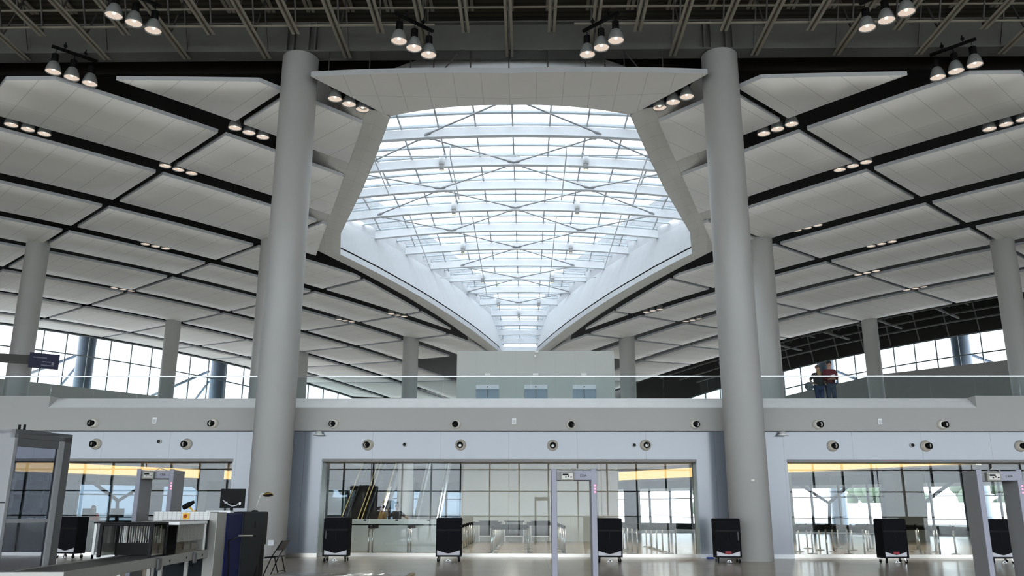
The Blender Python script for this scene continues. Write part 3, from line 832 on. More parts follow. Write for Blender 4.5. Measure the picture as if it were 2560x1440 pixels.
# ------------------------------------------------------------------ nozzles, cameras on the front wall
def nozzle(big, axis):
    rt = empty('air_vent')
    if big:
        MB().lathe([(0, 0), (.19, 0), (.19, .02), (.175, .045), (.13, .11), (.10, .13), (.085, .13), (.08, .06)], n=24, axis=(0, -1, 0)).build('collar', 'nozzle', rt)
    else:
        MB().lathe([(0, 0), (.17, 0), (.165, .03), (.14, .1), (.11, .135), (.09, .135), (.085, .06)], n=24, axis=(0, -1, 0)).build('collar', 'nozzle_white', rt)
    n = MB(); n.lathe([(.1, -.02), (.11, .05), (.1, .1), (.085, .1), (.08, .02), (0, .02)], (axis[0]*.06, -.1, axis[1]*.05-.005), 20, (axis[0], -1, axis[1])).build('spout', 'black', rt)
    return rt
UP = [(-14.25, 4.38), (-10.12, 4.37), (-5.98, 4.36), (-1.8, 4.35), (2.12, 4.34), (6.33, 4.35), (10.48, 4.35), (14.66, 4.345)]
for k, (x, z) in enumerate(UP):
    rt = nozzle(False, (max(-.9, min(.9, x*.05)), 0)); rt.location = (x, WY-.2, z)
    tag(rt, 'round air nozzle in the upper bulkhead row, %s from the left' % ORD[k], 'air nozzle', 'air nozzles in the bulkhead')
LO = [(-14.19, 3.69), (-11.05, 3.69), (-4.81, 3.67), (-1.64, 3.67), (1.5, 3.66), (4.66, 3.67), (10.98, 3.65), (14.12, 3.65), (17.28, 3.65)]
for k, (x, z) in enumerate(LO):
    rt = nozzle(True, (max(-.9, min(.9, x*.05)), 0)); rt.location = (x, WY, z)
    if k in (3, 4, 5): MB().lathe([(0, .0), (.05, .0), (.05, .02)], (0, -.21, -.03), 10, (0, -1, 0)).build('baffle', 'white_plastic', rt)
    tag(rt, 'large round air nozzle on the white panel band, %s from the left' % ORD[k], 'air nozzle', 'air nozzles on the panel band')
for k, (x, z) in enumerate([(-12.0, 3.78), (-3.55, 3.68), (4.27, 3.67), (13.65, 3.675)]):
    o = empty('dome_camera', (x, WY, z)); MB().lathe([(0, 0), (.075, 0), (.075, .03), (.05, .06)], n=14, axis=(0, -1, 0)).build('mount', 'white_plastic', o)
    MB().lathe([(.05, .05), (.045, .085), (0, .1)], n=14, axis=(max(-.5, min(.5, x*.03)), -1, 0)).build('lens', 'black_gloss', o)
    tag(o, 'small round wall camera on the white panel band, %s from the left' % ORD[k], 'camera', 'small cameras on the panel band')
for k, (x, z) in enumerate([(-12.15, 4.47), (.19, 4.455), (12.57, 4.45)]):
    o = empty('strobe_detector', (x, WY-.2, z)); MB().box(-.07, .07, -.05, 0, -.1, .1).build('body', 'white_plastic', o); MB().box(-.05, .05, -.058, -.05, -.085, .045).build('lens', 'rod_grey', o)
    tag(o, 'small square alarm strobe on the bulkhead, %s' % ('left above the machine', 'at the centre', 'right')[k], 'alarm strobe', 'alarm strobes on the bulkhead')
for k, (x, z) in enumerate([(-6.48, 4.03), (9.28, 4.03)]):
    o = MB().lathe([(0, .1), (.1, .1), (.12, .02), (.18, 0), (.17, -.03), (0, -.03)], n=16).build('wall_speaker_mount', 'white_plastic'); o.location = (x, WY-.17, z-.02)
    tag(o, 'small white mushroom shaped fitting under the bulkhead %s' % ('beside the front left column', 'beside the front right column')[k], 'fitting')

# ------------------------------------------------------------------ people
def person(name, loc, rz, pose, mats, h=1.75, label=None, hairm='hair', seated=False):
    """skinned figure facing -Y in its own frame; pose gives arm joints"""
    rt = empty(name, loc, rz); k = h/1.75
    V = {}; E = []
    def add(n, co, r, par=None):
        V[n] = (Vector(co)*k, r*k)
        if par: E.append((par, n))
    add('pelvis', (0, 0, .95), .125)
    add('waist', (0, 0, 1.08), .118, 'pelvis'); add('chest', (0, .01, 1.28), .14, 'waist'); add('neck0', (0, .01, 1.44), .075, 'chest'); add('neck', (0, -.005, 1.52), .052, 'neck0'); add('head0', (0, -.02, 1.58), .07, 'neck'); add('head1', (0, -.025, 1.66), .085, 'head0'); add('head2', (0, -.01, 1.72), .065, 'head1')
    add('nose', (0, -.115, 1.625), .016, 'head1')
    for s, n in ((-1, 'R'), (1, 'L')):
        add('hip'+n, (s*.09, 0, .88), .095, 'pelvis'); add('knee'+n, (s*.10, -.015, .48), .06, 'hip'+n); add('ank'+n, (s*.105, .01, .09), .042, 'knee'+n); add('toe'+n, (s*.12, -.15, .035), .035, 'ank'+n)
        add('sh'+n, (s*.185, .01, 1.40), .062, 'chest')
        el, wr, hd = pose[n]
        add('el'+n, el, .043, 'sh'+n); add('wr'+n, wr, .029, 'el'+n); add('palm'+n, hd, .034, 'wr'+n)
        d = (Vector(hd)-Vector(wr)).normalized(); side = d.cross(Vector((0, 1, 0)))
        if side.length < .1: side = d.cross(Vector((1, 0, 0)))
        side.normalize()
        for q, (off, ln) in enumerate(((-.033, .062), (-.011, .078), (.011, .074), (.033, .06))):
            b = Vector(hd)+side*off+d*.035; t = b+d*ln+Vector((0, -.012, -.006))
            add('f%s%d' % (n, q), b, .010, 'palm'+n); add('g%s%d' % (n, q), t, .008, 'f%s%d' % (n, q))
        b = Vector(hd)-side*.045*(1 if s > 0 else -1)+d*.0; add('t'+n, b, .012, 'palm'+n); add('u'+n, b+d*.05+Vector((0, -.01, 0)), .009, 't'+n)
    def skin(nm, names, grow, mt, extra=None):
        me = bpy.data.meshes.new(nm); idx = {n: i for i, n in enumerate(names)}
        me.from_pydata([tuple(V[n][0]) for n in names], [(idx[a], idx[b]) for a, b in E if a in idx and b in idx], []); me.materials.append(MATS[mt])
        o = bpy.data.objects.new(nm, me); COL.objects.link(o); o.parent = rt
        md = o.modifiers.new('skin', 'SKIN'); md.use_smooth_shade = True
        if not me.skin_vertices: me.skin_vertices.new()
        for n in names:
            r = V[n][1]*grow[1]+grow[0]; me.skin_vertices[0].data[idx[n]].radius = (r*(1.25 if n in ('waist', 'chest', 'pelvis') else 1), r)
        me.skin_vertices[0].data[0].use_root = True
        o.modifiers.new('sub', 'SUBSURF').levels = 1
        return o
    skin('body', list(V), (0, 1), mats.get('skin', 'skin'))
    top = ['waist', 'pelvis', 'chest', 'neck0', 'shR', 'shL', 'elR', 'elL']+([] if mats.get('short') else ['wrR', 'wrL'])
    skin('jacket', top, (.016, 1.06), mats['top'])
    skin('trousers', ['pelvis', 'hipR', 'kneeR', 'ankR', 'hipL', 'kneeL', 'ankL'], (.014, 1.05), mats['legs'])
    for s in (-1, 1):
        n = 'R' if s < 0 else 'L'; a, t = V['ank'+n][0], V['toe'+n][0]
        MB().tube([a+Vector((0, .06, -.055)), a+Vector((0, 0, -.04)), t+Vector((0, -.03, 0))], [.035, .05, .035], 8).build('shoe', 'black', rt)
    hm = MB(); c = V['head1'][0]
    hm.ball((c.x, c.y+.022, c.z+.035), .098*k, .105*k, .095*k, 14, 8)
    if mats.get('bun'): hm.ball((c.x, c.y+.11, c.z+.02), .05*k, n=8, m=6)
    hm.build('hair', hairm, rt)
    f = MB()
    for s in (-1, 1): f.ball((s*.033*k, c.y-.083*k, c.z-.008), .011, n=8, m=6)
    f.build('eyes', 'black', rt)
    MB().box(-.025, .025, c.y-.088*k, c.y-.075*k, c.z-.075, c.z-.066).build('mouth', 'maroon', rt)
    e = MB()
    for s in (-1, 1): e.ball((s*.088*k, c.y+.01, c.z-.015), .012, .02, .03, 8, 6)
    e.build('ears', mats.get('skin', 'skin'), rt)
    return rt
front = {'R': ((-.25, -.02, 1.13), (-.13, -.22, 1.06), (-.06, -.27, 1.07)), 'L': ((.25, -.02, 1.13), (.13, -.22, 1.06), (.06, -.27, 1.07))}
rel = {'R': ((-.25, .03, 1.14), (-.26, -.04, .90), (-.26, -.06, .82)), 'L': ((.25, .03, 1.14), (.26, -.04, .90), (.26, -.06, .82))}
hip = {'R': ((-.33, .04, 1.16), (-.22, -.05, 1.0), (-.17, -.08, .97)), 'L': ((.27, .02, 1.15), (.22, -.14, 1.0), (.2, -.2, .98))}
rais = {'R': ((-.36, -.04, 1.22), (-.40, -.10, 1.42), (-.40, -.12, 1.5)), 'L': ((.36, -.02, 1.24), (.5, -.12, 1.16), (.56, -.15, 1.14))}
p = person('person', (11.62, 30.62, 5.03), 0, front, dict(top='maroon', legs='jeans', skin='skin'), 1.76)
tag(p, 'person in a maroon hooded top with a white stripe, standing at the balcony railing', 'person')
m = MB(); m.beam((-.13, -.172, 1.17), (.13, -.172, 1.25), .01, .045); m.build('chest_stripe', 'liner', p)
p = person('person', (11.2, 30.62, 5.03), .1, hip, dict(top='dark_vest', legs='jeans_blue', skin='skin', short=True, bun=True), 1.60, hairm='hair_brown')
tag(p, 'person in a dark short-sleeved top and blue jeans, hand on hip at the railing', 'person')
m = MB(); m.ball((0, -.10, 1.30), .075, .06, .14, 12, 8); m.build('scarf', 'ochre', p)
o = MB().ball((0, 0, 0), .16, .09, .17, 12, 8).build('shoulder_bag', 'grey_cloth'); o.location = (10.86, 30.66, 5.88); tag(o, 'grey bag hanging at the hip of the person in the dark top', 'bag')
p = person('person', (-5.12, 38.6, 0), -.1, rais, dict(top='tee', legs='black', skin='skin_dark', short=True), 1.76)
tag(p, 'person in a black tee raising an arm behind the white counter', 'person')
p = person('person', (-5.82, 38.9, 0), -.9, rel, dict(top='ochre', legs='black', skin='skin_dark'), 1.72)
tag(p, 'person in a brown jacket seen side on behind the white counter', 'person')
p = person('person', (-17.5, 36.2, 0), .3, rel, dict(top='red', legs='black', skin='skin'), 1.66)
tag(p, 'person in a red jacket behind the left glass partition', 'person')

# ------------------------------------------------------------------ roller carts
def cart():
    rt = empty('bin_cart')
    W, Dp = .385, .24
    m = MB(); m.hexa([(-W, -Dp, .15), (W, -Dp, .15), (W, Dp, .15), (-W, Dp, .15)], [(-W, -Dp, .19), (W, -Dp, .19), (W, Dp, .19), (-W, Dp, .19)]); m.build('base_plate', 'black', rt, .006)
    m = MB(); m.box(-W, -W+.03, -Dp, Dp, .19, 1.27); m.box(W-.03, W, -Dp, Dp, .19, 1.27); m.box(-W, W, Dp-.02, Dp, .19, 1.27); m.hexa([(-W, -Dp, 1.24), (W, -Dp, 1.24), (W, Dp, 1.24), (-W, Dp, 1.24)], [(-W+.02, -Dp+.02, 1.29), (W-.02, -Dp+.02, 1.29), (W-.02, Dp-.02, 1.29), (-W+.02, Dp-.02, 1.29)])
    m.build('shell', 'black_cloth', rt, .008)
    m = MB(); n = 14
    for i in range(n):
        x0, x1 = -W+.03+(2*W-.06)*i/n, -W+.03+(2*W-.06)*(i+1)/n
        f = lambda x: .245+.10*(abs(x)/(W-.03))**1.2
        m.hexa([(x0, -Dp+.01, f(x0)), (x1, -Dp+.01, f(x1)), (x1, -Dp+.03, f(x1)), (x0, -Dp+.03, f(x0))], [(x0, -Dp-.005, .93), (x1, -Dp-.005, .93), (x1, -Dp+.02, .93), (x0, -Dp+.02, .93)])
    fl = m.build('front_flap', 'black_cloth', rt)
    MB().box(-W+.03, W-.03, -Dp-.012, -Dp+.01, .95, 1.24).build('top_flap', 'black_cloth', rt, .006)
    MB().box(-W+.02, W-.02, -Dp-.016, -Dp+.012, .90, .955).build('hem', 'black', rt)
    MB().box(-.008, .008, -Dp-.012, -Dp, .64, .88).build('zip', 'black', fl)
    MB().box(-W+.03, W-.03, -Dp+.05, Dp-.03, .19, .42).build('liner', 'liner', rt, .02)
    m = MB()
    for sx in (-1, 1):
        for sy in (-1, 1):
            c = MB(); c.lathe([(0, -.02), (.055, -.02), (.055, .02), (0, .02)], (sx*(W-.07), sy*(Dp-.06), .056), 14, (1, .15*sx, 0)); w = c.build('caster', 'black', rt)
            MB().beam((sx*(W-.07), sy*(Dp-.06), .06), (sx*(W-.09), sy*(Dp-.08), .15), .06, .03).build('fork', 'chrome', w)
    m = MB(); m.hexa([(-.09, -Dp+.0, .02), (.09, -Dp, .02), (.09, -Dp+.06, .02), (-.09, -Dp+.06, .02)], [(-.025, -Dp+.02, .09), (.025, -Dp+.02, .09), (.025, -Dp+.05, .09), (-.025, -Dp+.05, .09)]); pd = m.build('brake_pedal', 'white_plastic', rt)
    MB().lathe([(0, 0), (.02, 0), (.02, .012), (0, .012)], (0, -Dp+.012, .05), 10, (0, -1, 0)).build('pedal_button', 'black', pd)
    return rt
CARTS = [(-5.22, 27.0, 0, .06, 'black fabric cart at the foot of the pier beside the middle partition, left', 1), (-1.77, 27.0, 0, 0, 'black fabric cart before the middle partition in front of the white counter end', 0), (3.12, 26.95, 0, 0, 'black fabric cart touching the right post of the central metal detector', 0),
         (6.68, 26.85, -.03, .03, 'black fabric cart with a red tag standing against the front right column', 2), (11.67, 26.9, .12, 0, 'black fabric cart with red bundle before the right partition and bright windows', 2), (14.85, 26.9, .1, 0, 'black fabric cart seen between the posts of the right metal detector', 0), (-14.1, 28.2, -.25, 0, 'black fabric cart beside the body scanner at the left', 0)]
proto = None
for i, (x, y, rz, st, lab, ex) in enumerate(CARTS):
    rt = cart() if proto is None else copy_tree(proto); proto = proto or rt
    rt.location = (x, y, 0); rt.rotation_euler.z = rz
    tag(rt, lab, 'cart', 'black fabric carts along the partitions')
for i in (0, 3):
    x, y, rz = CARTS[i][:3]; sx = -.30 if i == 0 else .30
    o = MB().box(-.008, .008, -.02, 0, -.24, 0).build('pull_strap', 'grey_cloth', None)
    o.parent = [c for c in bpy.data.objects if c.get('label') == CARTS[i][4]][0]; o.location = (sx, -.245, .90)
for i in (3, 4):
    r = [c for c in bpy.data.objects if c.get('label') == CARTS[i][4]][0]
    MB().box(-.11, .08, -.262, -.235, .265, .34).build('red_tag', 'red', r, .01)

# ------------------------------------------------------------------ text
def text(s, size, m, parent, loc, rot):
    c = bpy.data.curves.new('lettering', 'FONT'); c.body = s; c.size = size; c.extrude = .001; c.align_x = 'CENTER'; c.align_y = 'CENTER'
    t = bpy.data.objects.new('lettering', c); COL.objects.link(t)
    dg = bpy.context.evaluated_depsgraph_get(); me = bpy.data.meshes.new_from_object(t.evaluated_get(dg))
    bpy.data.objects.remove(t); me.materials.clear(); me.materials.append(MATS[m])
    o = bpy.data.objects.new('lettering', me); COL.objects.link(o); o.parent = parent; o.location = loc; o.rotation_euler = rot
    return o

# ------------------------------------------------------------------ walk-through metal detectors
def detector(h=2.2, w=.76, dp=.52):
    rt = empty('metal_detector')
    t = .085
    for s in (-1, 1):
        c = s*(w/2-t/2)
        p = MB().box(c-t/2, c+t/2, .02, dp-.02, 0, h-.02).build('post', 'md_grey', rt, .01)
        MB().box(c-t/2-.004, c+t/2+.004, 0, .025, 0, h).build('front_strip', 'md_lav', p, .01)
        MB().box(c-t/2-.03, c+t/2+.03, -.03, dp+.03, 0, .02).build('foot', 'scan_dark', p)
        if s > 0:
            for q in range(3): MB().box(c+.005, c+.03, -.006, 0, h-.40+q*.055, h-.375+q*.055).build('indicator_light', 'led_red', p)
    hd = MB().box(-w/2+t, w/2-t, .03, dp-.05, h-.19, h-.03).build('header', 'md_grey', rt)
    MB().box(-.005, w/2-t, .0, .03, h-.185, h-.03).build('logo_panel', 'md_lav', hd)
    b = MB().box(-w/2+t+.06, .0, -.05, .04, h-.2, h-.05).build('control_box', 'md_box', rt, .008)
    MB().box(-w/2+t+.09, -.02, -.056, -.05, h-.175, h-.075).build('keypad', 'md_plate', b)
    MB().box(-w/2+t+.10, -w/2+t+.20, -.06, -.056, h-.115, h-.085).build('display', 'black', b)
    for q in range(3): MB().lathe([(0, 0), (.012, 0), (.012, .006)], (-.14+q*.045, -.056, h-.14+.012*(q % 2)), 8, (0, -1, 0)).build('key', 'black', b)
    m = MB(); m.tube([(-.1, .2, h-.03), (0, .15, h+.03), (.14, .2, h-.02)], .008, 5); m.build('cable', 'rod_grey', rt)
    text('CEIA', .055, 'black', hd, (.16, -.003, h-.115), (PI/2, 0, 0))
    return rt
d0 = detector(); d0.location = (1.41, 14.8, 0); tag(d0, 'grey walk-through metal detector standing alone in the middle of the floor', 'metal detector', 'walk-through metal detectors')
d1 = copy_tree(d0); d1.location = (8.63, 14.8, 0); tag(d1, 'grey walk-through metal detector at the right edge showing its wide side faces', 'metal detector', 'walk-through metal detectors')
d2 = copy_tree(d0); d2.location = (-7.45, 18.6, 0); d2.scale = (1.06, 1.25, 1.075); tag(d2, 'grey walk-through metal detector behind the baggage machine at the left', 'metal detector', 'walk-through metal detectors')

# ------------------------------------------------------------------ body scanner booth (left edge)
rt = empty('body_scanner', (-7.50, 13.4, 0), -.32); tag(rt, 'tall grey body scanner booth with dark glass side at the left edge', 'body scanner')
H = 2.74; L = 1.12      # local: x to the right/back is -y... side face lies in the local plane x=0, running along +y
MB().box(-1.3, 0, 0, .07, 0, H).build('front_panel', 'scan_grey', rt, .01)
MB().box(-1.3, -.0, -.006, 0, 1.60, 1.615).build('panel_seam', 'black', rt)
MB().box(-.29, -.10, -.05, -.004, 1.32, 1.44).build('handle', 'black', rt, .012)
m = MB(); m.box(-.09, 0, .0, L, H-.13, H); m.build('top_rail', 'scan_dark', rt)
p = MB().box(-.09, .0, L-.16, L, 0, H).build('corner_post', 'scan_dark', rt)
MB().box(-.07, .012, L-.25, L-.155, 0, H-.13).build('post_trim', 'scan_grey', p)
MB().box(-.06, -.01, .07, L-.25, 1.30, 1.36).build('mid_rail', 'scan_grey', rt)
MB().box(-.06, -.01, .07, L-.25, H-.26, H-.13).build('head_rail', 'scan_dark', rt)
MB().box(-.045, -.03, .07, L-.25, .1, 1.30).build('lower_glass', 'glass_scan', rt)
MB().box(-.045, -.03, .07, L-.25, 1.36, H-.26).build('upper_glass', 'glass_scan', rt)
MB().box(-.06, -.01, .07, L-.25, 0, .1).build('kick_rail', 'scan_grey', rt)
MB().box(-1.3, 0, 0, L, H-.06, H).build('roof', 'scan_grey', rt)
MB().box(-1.3, -1.22, 0, L, 0, H).build('far_side', 'scan_dark', rt)
m = MB(); m.box(-.9, -.25, .30, .9, H, H+.03); m.tube([(-.17, .2, H), (-.17, .2, H+.09)], .02, 6); m.tube([(-.06, .2, H), (-.06, .2, H+.09)], .02, 6); m.build('antenna', 'black', rt)
MB().box(-1.0, -.75, .4, .6, 0, 1.7).build('inner_mast', 'navy', rt)

# ------------------------------------------------------------------ X-ray baggage machine
rt = empty('baggage_xray_machine', (-6.1, 17.3, 0)); tag(rt, 'large blue and grey baggage X-ray machine with a conveyor in front', 'X-ray machine')
X0, X1 = -.72, .55
m = MB(); m.box(X0, -.42, 0, .55, 0, 1.46); m.box(.33, X1, 0, .55, 0, 1.46); m.box(-.42, .33, 0, .55, 1.18, 1.28); m.box(-.42, .33, 0, .55, 0, .74)
m.build('entry_frame', 'silver', rt, .01)
lv = MB().box(X0, .40, -.02, .5, 1.28, 1.47).build('louvre_panel', 'louvre', rt)
MB().box(-.13, .0, -.035, -.02, 1.325, 1.445).build('stop_plate', 'yellow', lv)
MB().lathe([(0, 0), (.035, 0), (.03, .03), (0, .035)], (-.075, -.035, 1.385), 12, (0, -1, 0)).build('stop_button', 'estop_red', lv)
MB().box(-.42, .33, .03, .06, .78, 1.18).build('curtain', 'black', rt)
lp = MB().box(-.60, .33, -.012, 0, 0, .66).build('lower_panel', 'slate', rt)
for q in range(3): MB().lathe([(.055, 0), (.055, .01), (.04, .01), (.04, 0)], (-.28+q*.2, -.012, .50), 14, (0, -1, 0)).build('knockout', 'black', lp)
MB().hexa([(X0, .55, 0), (X1+.02, .55, 0), (X1+.02, 1.55, 0), (X0, 1.55, 0)], [(X0, .55, 1.44), (X1+.02, .55, 1.44), (X1+.02, 1.55, 1.45), (X0, 1.55, 1.45)]).build('blue_hood', 'navy', rt, .03)
m = MB(); prof = [(1.5, 0), (2.45, 0), (2.9, .55), (3.0, .75), (3.0, 1.47), (1.5, 1.47)]
m.hexa([(X0-.02, y, z) for y, z in prof], [(X1+.05, y, z) for y, z in prof]); m.build('rear_cabinet', 'slate', rt, .03)
MB().box(X0-.02, X1+.03, 3.0, 3.35, .72, 1.47).build('exit_hood', 'brownblack', rt, .03)
MB().box(X1+.03, X1+.06, 2.3, 2.38, 1.12, 1.25).build('cabinet_latch', 'black', rt)
MB().beam((X1+.07, 1.2, .98), (X1+.07, 2.1, .96), .03, .03).build('side_handle', 'chrome', rt)
m = MB(); m.tube([(X1+.06, .75, 0.1), (X1+.07, .7, .5), (X1+.06, .62, .9), (X1+.06, 1.2, .95)], .015, 6); m.build('cable', 'black', rt)
for y in (2.9, 3.25): MB().box(X1-.1, X1, y-.05, y+.05, 0, .72).build('leg', 'brownblack', rt)
# conveyor
cv = empty('roller_conveyor', (-5.80, 14, 0), .087); tag(cv, 'steel conveyor table leading into the baggage machine', 'conveyor')
MB().box(-.36, .36, -3.1, 3.28, .70, .745).build('belt', 'belt', cv)
for s in (-1, 1): MB().box(s*.38-.03, s*.38+.03, -3.1, 3.28, .60, .755).build('side_rail', 'silver', cv, .006)
MB().box(-.41, .41, -3.16, -3.08, .60, .76).build('end_plate', 'silver', cv, .006)
for y in (-2.2, .75, 2.2):
    for s in (-1, 1): MB().box(s*.33-.03, s*.33+.03, y-.03, y+.03, 0, .6).build('leg', 'silver', cv)
for y in (.35, 2.35): MB().box(.405, .45, y-.09, y+.09, .55, .74).build('bracket', 'scan_dark', cv, .02)
for y in (.95, 1.9, 2.9): MB().lathe([(0, 0), (.022, 0), (.022, .006), (0, .006)], (.41, y, .67), 10, (1, 0, 0)).build('bolt', 'black', cv)
MB().box(-.33, .33, .6, .9, .12, .18).build('cross_member', 'silver', cv)
hd = empty('tunnel_hood', (-5.96, 14.3, .755), .087); tag(hd, 'dark framed clear tunnel hood standing over the conveyor', 'hood')
for y in (0, .75):
    m = MB()
    for a, b in (((-.40, 0), (-.40, .52)), ((-.40, .52), (.40, .52)), ((.40, .52), (.40, 0))): m.beam((a[0], y, a[1]), (b[0], y, b[1]), .06, .06, (0, 1, 0))
    m.build('frame', 'black', hd, .015)
MB().box(-.42, .42, -.03, .78, .52, .545).build('top', 'black', hd)
for s in (-1, 1):
    MB().box(s*.40-.006, s*.40+.006, .03, .72, .02, .49).build('side_pane', 'glass_hood', hd)
m = MB()
for q in range(18): m.box(-.36+q*.04, -.352+q*.04, .70, .71, .2, .48)
m.build('strip_curtain', 'rod_grey', hd); MB().box(-.38, .38, .70, .715, .0, .2).build('dark_skirt', 'black', hd)
h2 = empty('tunnel_hood', (-5.95, 15.3, .755), .087); tag(h2, 'white topped clear tunnel hood between the dark hood and the machine', 'hood')
MB().box(-.44, .44, 0, 1.8, .49, .545).build('top', 'white_plastic', h2, .015)
for s in (-1, 1):
    pn = MB().box(s*.41-.008, s*.41+.008, .02, 1.72, 0, .49).build('side_pane', 'glass_hood', h2)
    m = MB()
    for q in range(26): m.box(s*.41-.01, s*.41+.01, .08+q*.06, .095+q*.06, .2, .52)
    m.build('printed_bars', 'silver', pn)
    MB().box(s*.41-.02, s*.41+.02, 1.70, 1.78, 0, .49).build('post', 'white_plastic', h2)
MB().box(-.44, .44, 1.79, 1.9, 0, .56).build('seal', 'black', h2)
# things on top of the machine
mo = empty('monitor', (-5.85, 19.0, 1.455)); tag(mo, 'black monitor seen from behind on top of the baggage machine', 'monitor')
MB().box(-.27, .27, -.02, .03, .09, .50).build('screen_back', 'black', mo, .008)
MB().box(-.15, .15, -.10, .12, 0, .02).build('base', 'white_plastic', mo); MB().box(-.03, .03, -.05, .0, 0, .2).build('neck', 'black', mo)
m = MB(); m.tube([(-.2, -.03, .26), (-.08, -.06, .18), (.02, -.06, .13), (.12, -.05, .15), (.15, -.03, .2)], .012, 6); m.build('cable', 'liner', mo)
MB().box(-.16, -.10, -.035, -.02, .19, .23).build('plug', 'white_plastic', mo); MB().box(.16, .2, -.035, -.02, .16, .22).build('plug', 'white_plastic', mo)
o = MB().box(-.27, .25, -.12, .12, 0, .045).build('keyboard_tray', 'white_plastic'); o.location = (-5.9, 18.45, 1.45); tag(o, 'white tray lying in front of the monitor on the machine', 'tray')
o = empty('handheld_camera', (-6.45, 18.1, 1.47)); tag(o, 'black device with a yellow cable lying on the machine beside the monitor', 'device')
MB().tube([(-.12, 0, .08), (-.02, 0, .13), (.1, 0, .2)], [.05, .06, .03], 8).build('body', 'black', o); MB().tube([(.0, 0, .1), (.06, 0, .05), (.12, -.02, .0), (.16, 0, .02)], .018, 6).build('cable', 'yellow', o)
la = empty('magnifier_lamp', (-5.62, 19.9, 1.47)); tag(la, 'thin white gooseneck lamp with a round brass head above the machine', 'lamp')
MB().lathe([(0, 0), (.08, 0), (.06, .03), (0, .035)], n=14).build('base', 'black', la)
MB().tube([(0, 0, .03), (.05, 0, .2), (.10, 0, .36), (.14, 0, .41), (.2, 0, .40)], .009, 6).build('gooseneck', 'white_plastic', la)
MB().lathe([(.115, 0), (.12, .02), (.07, .055), (0, .06)], (.28, 0, .36), 18, (-.12, .25, 1)).build('shade', 'brass', la)
MB().lathe([(.11, .005), (.05, .03), (0, .035)], (.28, 0, .36), 18, (-.12, .25, 1)).build('reflector', 'escal', la)

# folding chair
ch = empty('folding_chair', (-5.36, 20.95, 0), -.15); tag(ch, 'black metal folding chair seen from the side behind the machine', 'chair')
for y in (-.2, .2):
    MB().tube([(.22, y, .80), (-.02, y, .43), (-.2, y, .0)], .013, 6).build('leg', 'black', ch)
    MB().tube([(.05, y, .46), (.12, y, .22), (.19, y, 0)], .013, 6).build('leg', 'black', ch)
MB().hexa([(-.20, -.2, .40), (.14, -.2, .43), (.14, .2, .43), (-.20, .2, .40)], [(-.20, -.2, .44), (.14, -.2, .46), (.14, .2, .46), (-.20, .2, .44)]).build('seat', 'black_gloss', ch, .012)
MB().hexa([(.10, -.2, .60), (.13, -.2, .58), (.13, .2, .58), (.10, .2, .60)], [(.215, -.19, .82), (.24, -.19, .80), (.24, .19, .80), (.215, .19, .82)]).build('backrest', 'black_gloss', ch, .01)
MB().tube([(.16, -.2, .12), (.16, .2, .12)], .009, 6).build('stretcher', 'black', ch)
o = MB().box(-.09, .09, -.02, 0, -.08, .08).build('wall_plate', 'rod_grey'); o.location = (-7.38, 27.42, .52); tag(o, 'small grey plate low on the front left column', 'plate')
o = MB().box(-.05, .05, -.012, 0, -.03, .03).build('wall_plate', 'nozzle_white'); o.location = (7.73, 27.345, 2.45); tag(o, 'tiny pale fitting on the front right column', 'fitting')

# white framed glass stand by the left cart
st = empty('glass_stand', (-12.85, 28.2, 0)); tag(st, 'white framed clear glass stand between the left cart and the conveyor', 'stand')
for x in (-.38, .38):
    for y in (-.22, .22): MB().box(x-.04, x+.04, y-.03, y+.03, 0, 1.08).build('post', 'white_plastic', st)
MB().box(-.42, .42, -.25, .25, 0, .12).build('base', 'white_plastic', st); MB().box(-.44, .44, -.27, .27, 1.08, 1.13).build('top', 'black', st)
MB().box(-.34, .34, -.235, -.225, .12, 1.08).build('pane', 'glass_win', st)

# plywood platform wrapped in film
pf = empty('floor_platform', (-3.55, 18.7, 0)); tag(pf, 'low plywood platform covered with crinkled plastic film in the foreground', 'platform')
MB().box(-1.62, 1.55, -2.6, 2.0, 0, .10).build('board', 'ply', pf, .01)
bm = bmesh.new(); n = 46; vs = {}
for i in range(n+1):
    for j in range(n+1):
        x, y = -1.56+3.02*i/n, -2.55+4.5*j/n
        e = min(1, 6*min(i, j, n-i, n-j)/n)
        z = .104+e*(.014+.018*math.sin(x*7+y*3.1)*math.sin(y*5.3-x*2)+.012*math.sin(x*19+2*math.sin(y*6))+.006*random.random())
        vs[i, j] = bm.verts.new((x, y, max(.103, z)))
for i in range(n):
    for j in range(n): bm.faces.new((vs[i, j], vs[i+1, j], vs[i+1, j+1], vs[i, j+1])).smooth = True
me = bpy.data.meshes.new('film'); bm.to_mesh(me); bm.free(); me.materials.append(MATS['plastic_film'])
o = bpy.data.objects.new('film', me); COL.objects.link(o); o.parent = pf
o = MB().box(-.11, .11, -.05, .05, 0, .045).build('tape_roll', 'blue_tape', None, .01); o.location = (6.62, 29.1, 0); tag(o, 'small bright blue roll at the foot of the right pier', 'tape')

# navy hanging sign
sg = empty('hanging_sign', (-26.2, 46, 9.5), .64+PI/8*0); tag(sg, 'navy blue hanging sign with pale lettering beside the far left column', 'sign')
MB().box(-.75, .75, -.06, .06, -.42, .42).build('sign_board', 'sign_navy', sg, .01)
MB().beam((-.75, .0, 0), (-2.2, .3, 0), .08, .5).build('bracket', 'dark_steel', sg)
for (x0, x1, z, h) in ((-.55, .12, .17, .05), (-.08, .34, -.05, .05), (.38, .5, -.12, .16), (-.12, .5, -.24, .05)): MB().box(x0, x1, -.066, -.06, z-h/2, z+h/2).build('lettering', 'sign_text', sg)

